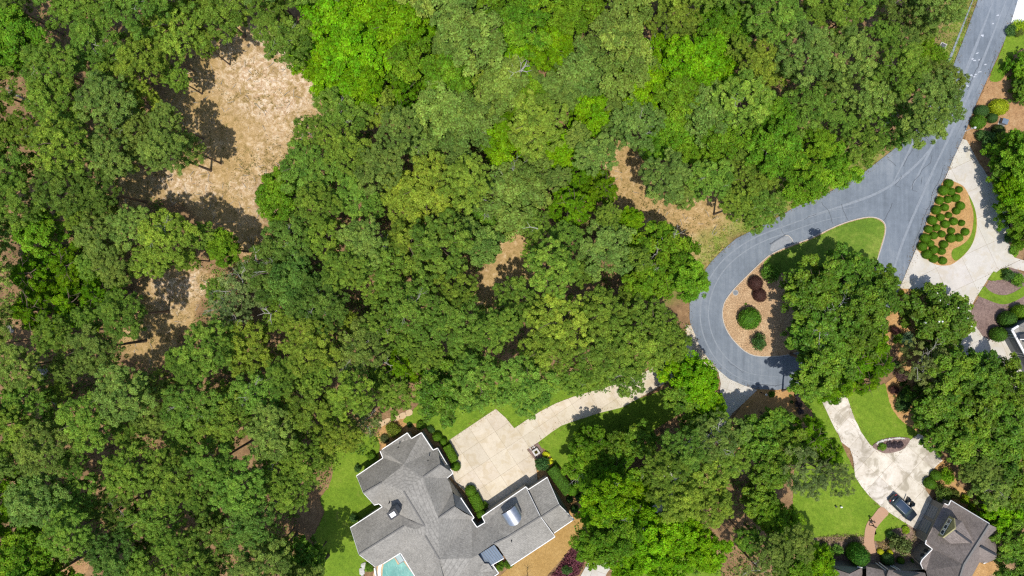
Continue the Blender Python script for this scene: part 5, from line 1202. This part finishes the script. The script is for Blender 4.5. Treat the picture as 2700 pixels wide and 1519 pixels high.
# ---- garage wing cut by the right edge
HOUSE_PARTS.clear(); e3 = 3.3
def d_(*pts): return PH(D, pts)
house3 = empty('white_trimmed_house', W(2740, 900, 0)); base3 = house3.location.copy()
tag(house3, 'garage wing with a white gutter and pale roof cut by the right edge', 'house')
hp(faces_part('roof', [d_((2418,470,e3),(2480,432,e3),(2700,300,e3),(2900,600,6.5),(2760,1060,e3),(2640,880,e3),(2536,690,e3))], MAT['shingle'], None))
hp(wall_ring('wall', d_((2418,470,e3),(2480,432,e3),(2700,300,e3),(3000,600,e3),(2760,1060,e3),(2640,880,e3),(2536,690,e3)), MAT['slate_wall'], None, .25, .1))
hp(edge_part('gutter', [d_((2480,432,e3),(2418,470,e3),(2536,690,e3),(2640,880,e3))], MAT['white'], None, .3, .16, .03))
a, b = d_((2418,470,e3),(2640,880,e3)); dd = b - a
for t in (.14, .2, .58, .64):
    q0 = a + dd * t; mb = MB(); nx = Vector((-dd.y, dd.x, 0)).normalized()
    if nx.x > 0: nx = -nx
    mb.beam(Vector((q0.x, q0.y, .1)) + nx * -.2, Vector((q0.x, q0.y, 3.1)) + nx * -.2, .12, .12); hp(mb.build('door_frame', MAT['white'], None))
for t in (.4, .84):
    q0, q1 = a + dd * (t - .16), a + dd * (t + .16); hp(wall_rect('garage_door', q0 - nx * .24, q1 - nx * .24, .05, 2.4, MAT['slate_wall'], None))
w_ = hp(faces_part('roof_window', [d_((2490,520,4.1),(2560,500,4.2),(2600,590,4.4),(2520,585,4.1))], MAT['dark'], None))
mb = MB(); q = d_((2495,560,4.3),(2580,562,4.5)); mb.beam(q[0], q[1], .12, .08); mb.build('glazing_bar', MAT['white'], w_)
for o in HOUSE_PARTS: o.parent = house3; o.matrix_parent_inverse = Matrix.Translation(-base3)

# ---- pool
pool = sheet('pool_deck', M([(1080,1300),(1250,1250),(1430,1180),(1600,1449),(1650,1640),(1100,1640),(1165,1370)]), .10, MAT['tan_stone'])
PW = [(1250,1335),(1350,1275),(1385,1340),(1440,1310),(1560,1470),(1620,1600),(1260,1600),(1238,1449),(1240,1390)]
sheet('pool_water', M(PW), .13, MAT['water'], kind='structure')
sp = empty('spa_tub', W(*M([(1405,1270)])[0], 0)); tag(sp, 'raised square spa basin with blue water at the pool corner', 'spa')
mb = MB(); rot_box(mb, (0, 0), 1.0, 1.5, 0, .5, R(33.5)); mb.build('basin', MAT['slate_wall'], sp)
mb = MB(); rot_box(mb, (0, 0), .8, 1.25, .5, .53, R(33.5)); mb.build('water', plain('spa_water', (.05, .16, .19), .25), sp)
link('curved_coping', ribbon_mesh('curved_coping', open_smooth(M([(1225,1320),(1212,1370),(1210,1420),(1222,1500),(1240,1600)]), 5), .45, .34, .3), MAT['white'], pool)
mb = MB(); q = m_((1165,1365,.4),(1185,1500,.4)); mb.beam(q[0], q[1], .2, .8); mb.build('pool_wall', MAT['white'], pool)
# ------------------------------------------------------------------ car with both left doors open
def make_car(px, py, ang):
    paint = plain('blue_black_paint', (.018, .026, .038), .22, .0, .6)
    tyre = plain('tyre_rubber', (.02, .02, .02), .9); rim_m = MAT['metal']; red = plain('tail_lamp', (.30, .012, .01), .3)
    p = W(px, py, .8); root = empty('parked_car', (p.x, p.y, Z_DRIVE + .01), ang)
    tag(root, 'black crossover car with two open doors on the patchy white drive', 'car')
    L, Wd = 4.75, 1.86
    xs = [-2.375, -2.33, -2.15, -1.6, -.8, 0, .8, 1.5, 2.05, 2.28, 2.375]          # -x tail, +x nose
    wd = [.62, .74, .86, .92, .93, .93, .93, .91, .84, .72, .52]
    zt = [.80, .95, 1.02, 1.0, .98, .97, .97, .96, .88, .78, .66]
    def loft(xs, prof):
        vs, fs = [], []; n = len(prof(0))
        for i in range(len(xs)): vs += prof(i)
        for i in range(len(xs) - 1):
            for k in range(n): fs.append((i * n + k, i * n + (k + 1) % n, (i + 1) * n + (k + 1) % n, (i + 1) * n + k))
        fs += [tuple(range(n))[::-1], tuple((len(xs) - 1) * n + k for k in range(n))]
        mb = MB(); mb.add(vs, [f[::-1] for f in fs]); return mb
    def body(i):
        x, w, z = xs[i], wd[i], zt[i]
        return [(x, -w * .9, .26), (x, -w, .45), (x, -w, z - .16), (x, -w * .9, z), (x, 0, z + .045), (x, w * .9, z), (x, w, z - .16), (x, w, .45), (x, w * .9, .26)]
    b = loft(xs, body).build('body', paint, root, True)
    gx = [-2.12, -1.75, -1.2, -.3, .45, .75, 1.28]
    gw = [.70, .68, .66, .66, .66, .68, .76]; gz = [1.02, 1.36, 1.58, 1.64, 1.60, 1.50, 1.0]
    def cab(i):
        x, w, z = gx[i], gw[i], gz[i]; bw_ = .80 if i else .76
        return [(x, -bw_, .95), (x, -(bw_ + w) / 2, .5 * (.95 + z)), (x, -w * .93, z - .03), (x, 0, z), (x, w * .93, z - .03), (x, (bw_ + w) / 2, .5 * (.95 + z)), (x, bw_, .95)]
    loft(gx, cab).build('cabin_glass', plain('car_glass', (.05, .075, .08), .08, 0, .8), root, True)
    rf = MB(); gr = [(-1.65, 1.44), (-1.2, 1.61), (-.3, 1.67), (.40, 1.635)]
    vs = []
    for x, z in gr: vs += [(x, -.60, z - .035), (x, 0, z + .012), (x, .60, z - .035)]
    rf.add(vs, [(i * 3 + k, i * 3 + k + 1, i * 3 + 4 + k, i * 3 + 3 + k) for i in range(3) for k in range(2)])
    rf.build('roof', plain('blue_black_roof', (.025, .045, .08), .15, 0, .8), root, True)
    for y in (-.62, .62):
        m = MB(); m.beam((-1.55, y, 1.50), (.35, y, 1.63), .04, .05); m.build('roof_rail', rim_m, root)
    m = MB(); m.beam((-1.92, -.5, 1.30), (-1.92, .5, 1.30), .18, .03); m.build('spoiler', paint, root)
    for y, s in ((-.62, -1), (.62, 1)):
        m = MB(); m.box(-2.39, -2.12, y - .16, y + .16, .78, .96); m.build('tail_light', red, root)
        m = MB(); m.box(2.08, 2.30, y - .14, y + .14, .66, .80); m.build('headlight', MAT['glass'], root)
        for x in (-1.45, 1.45):
            m = MB(); m.tube([(x, s * .66, .34), (x, s * .92, .34)], .34, 16); w_ = m.build('wheel', tyre, root)
            m = MB(); m.tube([(x, s * .90, .34), (x, s * .935, .34)], .22, 12); m.build('rim', rim_m, w_)
    m = MB(); m.box(.55, .75, -1.08, -.92, .98, 1.12); m.build('wing_mirror', paint, root)
    # open doors hinge at their front edge on the car's left (+y)
    for hx, a in ((.72, 62), (-.25, 68)):
        dr = empty('door', (hx, .93, 0), R(180 - a)); dr.parent = root; tag(dr, 'door standing open')
        m = MB(); m.box(0, .98, -.05, .05, .38, .98); m.build('door_panel', paint, dr)
        m = MB(); m.add([(.08, -.02, .98), (.95, -.02, .98), (.80, -.12, 1.46), (.34, -.12, 1.46), (.08, .02, .98), (.95, .02, .98), (.80, -.08, 1.46), (.34, -.08, 1.46)], [(0, 1, 2, 3)[::-1], (4, 5, 6, 7), (0, 4, 5, 1), (1, 5, 6, 2), (2, 6, 7, 3), (3, 7, 4, 0)]); m.build('door_glass', MAT['glass'], dr)
        if hx > 0: m = MB(); m.box(.05, .25, .05, .22, .98, 1.14); m.build('mirror', paint, dr)
    mb = MB(); mb.beam((.62, -.6, 1.0), (1.2, .55, 1.03), .03, .02); mb.build('wiper', MAT['iron'], root)
make_car(2381, 1339, R(-44))

# ------------------------------------------------------------------ people on the brick path
def make_person(px, py, face, top, legs, hair, label, stride):
    """one continuous skinned figure, 1.7 m tall, walking"""
    J, Ed = [], []
    def add(p, r, parent=None):
        J.append((p, r)); i = len(J) - 1
        if parent is not None: Ed.append((parent, i))
        return i
    s = stride
    pel = add((0, 0, .93), .135); ch = add((.02, 0, 1.18), .13, pel); sh = add((.03, 0, 1.36), .135, ch); nk = add((.04, 0, 1.47), .055, sh); hd = add((.06, 0, 1.56), .085, nk); tp = add((.06, 0, 1.66), .075, hd)
    for y, d in ((.10, s), (-.10, -s)):
        hip = add((0, y, .88), .095, pel); kn = add((.16 * d + .04, y, .49), .065, hip); an = add((.26 * d - .03, y, .09 + .03 * (d < 0)), .042, kn); add((.26 * d + .14, y, .045), .035, an)
        so = add((.03, y * 1.9, 1.36), .062, sh); el = add((-.06 * d, y * 2.3, 1.10), .045, so); wr = add((-.12 * d + .08, y * 2.35, .88), .030, el); pm = add((-.13 * d + .11, y * 2.35, .81), .034, wr)
        for k in range(4):
            f1 = add((-.13 * d + .10 + k * .018, y * 2.35 + .005, .755 - (.012 if k in (1, 2) else 0)), .010, pm); add((-.13 * d + .12 + k * .018, y * 2.30, .715 - (.012 if k in (1, 2) else 0)), .009, f1)
        t1 = add((-.13 * d + .16, y * 2.25, .80), .011, pm); add((-.13 * d + .175, y * 2.2, .76), .009, t1)
    me = bpy.data.meshes.new('skeleton'); me.from_pydata([p for p, r in J], Ed, [])
    ob = bpy.data.objects.new('person', me); C.objects.link(ob)
    md = ob.modifiers.new('skin', 'SKIN'); ob.modifiers.new('sub', 'SUBSURF').levels = 1
    for v, (p, r) in zip(me.skin_vertices[0].data, J): v.radius = (r, r)
    me.skin_vertices[0].data[0].use_root = True
    dg = bpy.context.evaluated_depsgraph_get(); body = bpy.data.meshes.new_from_object(ob.evaluated_get(dg))
    bpy.data.objects.remove(ob, do_unlink=True)
    skin = plain('skin', (.42, .26, .19), .6)
    for mt in (skin, top, legs, MAT['iron']): body.materials.append(mt)
    for f in body.polygons:
        z = f.center.z; arm = abs(f.center.y) > .17
        f.material_index = 3 if z < .08 else 2 if z < .96 and not arm else 1 if z < 1.43 and not (arm and z < 1.12) else 0
    body.shade_smooth()
    base = W(px, py, 0); root = empty('person', (base.x, base.y, Z_DRIVE + .02), face); tag(root, label, 'person')
    link('body', body, None, root)
    h = MB(); h.sphere((.045, 0, 1.615), .105, .098, .105, 12, 8); h.v = [v for v in h.v]; h.build('hair', hair, root, True)
    fm = MB()
    for y in (-.033, .033): fm.sphere((.142, y, 1.595), .012, .014, .009, 6, 4)
    fm.build('eyes', MAT['iron'], root)
    fm = MB(); fm.sphere((.155, 0, 1.56), .02, .014, .022, 6, 4); fm.sphere((.14, 0, 1.515), .012, .026, .008, 6, 4); fm.build('nose_and_mouth', skin, root)
    fm = MB()
    for y in (-.1, .1): fm.sphere((.05, y, 1.57), .02, .012, .03, 6, 4)
    fm.build('ears', skin, root)
make_person(2291, 1368, R(60), plain('charcoal_jacket', (.03, .025, .032), .8), plain('dark_trousers', (.03, .03, .035), .8), plain('dark_hair', (.02, .015, .012), .6), 'person in dark clothes walking at the edge of the brick path', 1)
make_person(2294, 1381, R(50), plain('brown_jacket', (.14, .075, .05), .8), plain('brown_trousers', (.075, .045, .035), .8), plain('brown_hair', (.05, .03, .02), .6), 'person in brown clothes walking on the brick path, behind the other', -1)

# ------------------------------------------------------------------ small fixed things
def yard_lamp(px, py, h, post, label):
    p = W(px, py, h); root = empty('yard_lamp', (p.x, p.y, 0)); tag(root, label, 'lamp post')
    m = MB(); m.tube([(0, 0, 0), (0, 0, .25), (0, 0, .3), (0, 0, h - .3)], [.11, .10, .055, .05], 8); m.build('post', post, root)
    m = MB(); m.beam((-.32, .05, h - .5), (.32, -.05, h - .5), .05, .06); m.build('cross_arm', post, root)
    m = MB(); m.sphere((0, 0, h - .1), .19, .19, .22, 10, 7); m.build('globe', MAT['white'], root)
    m = MB(); m.tube([(0, 0, h + .1), (0, 0, h + .2)], [.10, .03], 8); m.build('cap', post, root)
l1, l2 = A([(2072, 1218)])[0], D([(78, 1092)])[0]
yard_lamp(l1[0], l1[1], 2.5, MAT['white'], 'white yard lamp between the road and the clipped balls')
yard_lamp(l2[0], l2[1], 2.4, MAT['iron'], 'dark posted yard lamp with white head below the loop road')
p = W(*A([(2340, 1165)])[0], .4); root = empty('utility_box', (p.x, p.y, 0), R(-20)); tag(root, 'blue grey utility box among the shaded ball shrubs', 'utility box')
m = MB(); m.box(-.42, .42, -.38, .38, .08, .78); m.build('cabinet', MAT['blue_metal'], root)
m = MB(); m.box(-.46, .46, -.42, .42, .78, .84); m.build('lid', MAT['blue_metal'], root)
m = MB(); m.box(-.55, .55, -.5, .5, 0, .08); m.build('pad', MAT['concrete_edge'], root)
p = W(*A([(1765, 437)])[0], .1); root = empty('storm_drain', (p.x, p.y, 0), R(-25)); tag(root, 'square dark drain grate in orange soil by the upper road', 'drain')
m = MB(); rot_box(m, (0, 0), 1.0, .95, 0, .10, 0); m.build('frame', MAT['concrete_edge'], root)
m = MB(); rot_box(m, (0, 0), .72, .66, .10, .115, 0); m.build('pit', MAT['dark'], root)
for k in range(5):
    m = MB(); m.box(-.34, .34, -.29 + k * .14, -.24 + k * .14, .115, .15); m.build('grate_bar', MAT['slate_wall'], root)
p = W(*Q([(2190, 115)])[0], 0); root = empty('manhole', (p.x, p.y, 0)); tag(root, 'round grey manhole cover on the chips of the loop island', 'manhole')
m = MB(); m.tube([(0, 0, .1), (0, 0, .20)], .46, 20); m.build('ring', MAT['concrete_edge'], root)
m = MB(); m.tube([(0, 0, .2), (0, 0, .215)], .38, 20); m.build('cover', MAT['slate_wall'], root)
# square planter in the gravel bed by the court
p = W(*N([(288, 262)])[0], .3)
sheet('gravel_bed', N([(205,240),(305,175),(355,245),(345,285),(330,330),(275,330)]), .07, MAT['bark_mulch'])
root = empty('stone_planter', (p.x, p.y, 0), R(33.5)); tag(root, 'square pale stone planter in the gravel bed beside the buff court', 'planter')
m = MB()
for x0, x1, y0, y1 in ((-.5, .5, -.5, -.26), (-.5, .5, .26, .5), (-.5, -.26, -.26, .26), (.26, .5, -.26, .26)): m.box(x0, x1, y0, y1, 0, .62)
m.build('rim', MAT['stone'], root)
m = MB(); m.box(-.26, .26, -.26, .26, 0, .5); m.build('soil', MAT['bark_mulch'], root)
o = link('plant', FLUFF[0], None, root); o.location = (0, 0, .42); o.scale = (.22, .22, .2); o.color = (.16, .15, .02, 1)
g = random.Random(8)
def stones(name, pts, rad, label, group, mat, flat=.6):
    me0 = []
    for s in range(3):
        v, f = ico(1); q = np.random.default_rng(s); v = v * (1 + q.normal(size=(len(v), 1)) * .12); me0.append(mesh_from(name, v.tolist(), f)); me0[-1].materials.append(mat)
    for i, (x, y) in enumerate(sorted(pts, key=lambda t: t[1] if 'from the top' in label else t[0])):
        p = W(x, y); o = link(name, g.choice(me0)); r = rad * g.uniform(.7, 1.3); o.location = (p.x, p.y, .12); o.scale = (r, r * g.uniform(.7, 1), r * flat); o.rotation_euler = (0, 0, g.random() * 6)
        tag(o, label.replace('#', (ORD[i] if i else 'first')), 'stone', group)
stones('white_stone', [(x + g.uniform(-1, 1), y + g.uniform(-1, 1)) for x, y in open_smooth(E([(1130,180),(1180,155),(1250,140),(1320,130),(1385,132)]), 5)], .2, 'small white edging stone of the oval bed, # from the left', 'white edging stones of the oval bed', MAT['stone'])
stones('white_stone', [(x, y) for x, y in N([(220,215),(232,225),(246,205),(255,222),(262,200),(240,240),(270,215)])], .14, 'small white stone in the gravel by the stone planter, # from the left', 'white stones by the planter', MAT['stone'])
stones('pale_rock', [(x + g.uniform(-4, 4), y + g.uniform(-4, 4)) for x, y in T(0,740,[(90,440),(110,480),(350,820),(380,840),(410,870),(440,900),(450,870),(400,930),(520,1130),(540,1160),(590,1230),(580,1290),(600,1260)])], .5, 'pale grey boulder in the pine wood at lower left, # from the top', 'pale boulders in the pine wood', plain('grey_rock', (.30, .28, .25), .95), .4)
stones('pale_rock', [(x + g.uniform(-2, 2), y + g.uniform(-2, 2)) for x, y in M([(1055,1330),(1050,1360),(1045,1390),(1042,1420),(1048,1449)])], .45, 'pale edging boulder beside the pool at the photo bottom, # from the top', 'edging boulders by the pool', MAT['stone'], .6)
stones('pale_rock', [(x + g.uniform(-2, 2), y + g.uniform(-2, 2)) for x, y in D([(1160,440),(1175,425),(1190,410),(1180,450),(1150,465)])], .35, 'pale stone at the loop road end by the straw bed, # from the left', 'pale stones at the road end', MAT['stone'], .6)
# gravel shoulder by the road's west bend
field('gravel', Q([(1720,440),(1760,500),(1800,590),(1860,680),(1890,760),(1830,720),(1770,640),(1730,540)]), 150, 'pale loose gravel along the western bend of the loop road', 'gravel', (.62, .55, .45), 4, .2, .08, (.18, .16), 41, .05)
# dead snags
def snag(px, py, h, seed, label, lean=(0, 0), rz=0):
    q = random.Random(seed); p = W(px, py, h * .6); root = empty('dead_tree', (p.x, p.y, 0), rz); tag(root, label, 'dead tree')
    m = MB(); top = Vector((lean[0], lean[1], h)); m.tube([(0, 0, 0), top * .35, top * .7, top], [.24, .18, .12, .03], 7); m.build('trunk', MAT['pale_bark'], root)
    for k in range(7):
        t = q.uniform(.5, .97); a = k * 2.3 + q.random(); L = q.uniform(.9, 2.4); s = top * t
        mid_ = s + Vector((math.cos(a) * L * .5, math.sin(a) * L * .5, L * .15 + q.uniform(-.1, .3)))
        m = MB(); m.tube([s, mid_, mid_ + Vector((math.cos(a + .4) * L * .5, math.sin(a + .4) * L * .5, q.uniform(0, .6)))], [.07, .045, .012], 5)
        m.tube([mid_, mid_ + Vector((math.cos(a - .8) * L * .4, math.sin(a - .8) * L * .4, .25))], [.035, .01], 4)
        m.build('bare_limb', MAT['pale_bark'], root)
snag(52, 258, 9, 3, 'bare grey dead tree in the gap near the left edge', (-2.2, 1.2))
snag(700, 690, 11, 4, 'thin white dead trunk beside the dark pine group')
snag(735, 825, 10, 5, 'bare grey branching dead tree left of the dark pines')
snag(1372, 210, 15, 6, 'pale bare treetop among the lime crowns near the top')
snag(1415, 610, 13, 7, 'bare grey treetop above the bare patch in mid wood')
snag(1030, 655, 14, 8, 'bare grey treetop between the olive pines left of mid wood')
snag(1015, 955, 13, 9, 'thin white bare branch standing left of the small lime crown')
tr = empty('fallen_log', W(*T(0, 1119, [(740, 1270)])[0], .2), R(32)); tag(tr, 'dark fallen log lying across the sunlit dirt track', 'log')
m = MB(); m.tube([(-2.4, 0, .0), (0, .1, .05), (2.4, 0, .0)], [.2, .18, .12], 8); m.build('trunk', MAT['bark'], tr)
m = MB(); m.tube([(.6, .1, .1), (1.2, .6, .4)], [.06, .02], 5); m.build('branch_stub', MAT['bark'], tr)
# two small white lawn ornaments
for x, y, lab in ((737, 783, 'dark'), (787, 788, 'white')):
    p = W(*E([(x, y)])[0], .2); root = empty('sprinkler_head', (p.x, p.y, .06)); tag(root, f'small {lab} fixture standing on the lawn left of the patchy drive', 'lawn fixture')
    m = MB(); m.tube([(0, 0, 0), (0, 0, .3)], .05, 8); m.build('stem', MAT['white' if lab == 'white' else 'iron'], root)
    m = MB(); m.sphere((0, 0, .36), .2, .14, .09, 8, 5); m.build('head', MAT['white' if lab == 'white' else 'iron'], root)
# young bare tree in the dormant turf
tr = empty('bare_sapling', W(*N([(200, 1400)])[0], 0)); tag(tr, 'leafless sapling casting thin shadows on the dormant turf', 'sapling')
q = random.Random(3); m = MB(); m.tube([(0, 0, 0), (.1, 0, 1.4), (.05, .1, 3.0)], [.06, .045, .02], 6); m.build('trunk', MAT['bark'], tr)
m = MB()
for k in range(12):
    a = k * 2.4; z = q.uniform(1.0, 2.8); L = q.uniform(.5, 1.2); m.tube([(.06, 0, z), (math.cos(a) * L, math.sin(a) * L, z + .6)], [.02, .006], 4)
m.build('branches', MAT['bark'], tr)

# the five paving stones differ only by their place in the row
for o, w_ in zip([o for o in C.objects if o.name.startswith('stepping_stone')], ('leftmost', 'second from left', 'middle', 'second from right', 'rightmost')):
    o['label'] = f'flat tan paving stone above the grey roofed house, {w_} of five'

# litter blown along the road edges and over the paving
g = random.Random(77); pts = []
for poly in (ROAD, COURT, TEAR, WHITE):
    for i in range(len(poly)):
        a, b = poly[i], poly[(i + 1) % len(poly)]; L = math.hypot(a[0] - b[0], a[1] - b[1])
        if min(a[1], b[1]) < -50 or max(a[1], b[1]) > 1540: continue
        for k in range(int(L / 7)):
            t = g.random(); x, y = a[0] + (b[0] - a[0]) * t + g.gauss(0, 4), a[1] + (b[1] - a[1]) * t + g.gauss(0, 4); p = W(x, y); pts.append((p.x, p.y))
o = clump_cloud('leaf_litter', pts, MAT['leaf'], 50, 5, .5, .02, (.16, .07), (.26, .16, .07)); o.location.z = .09
tag(o, 'brown pine straw and leaves gathered along the paving edges', 'leaf litter')
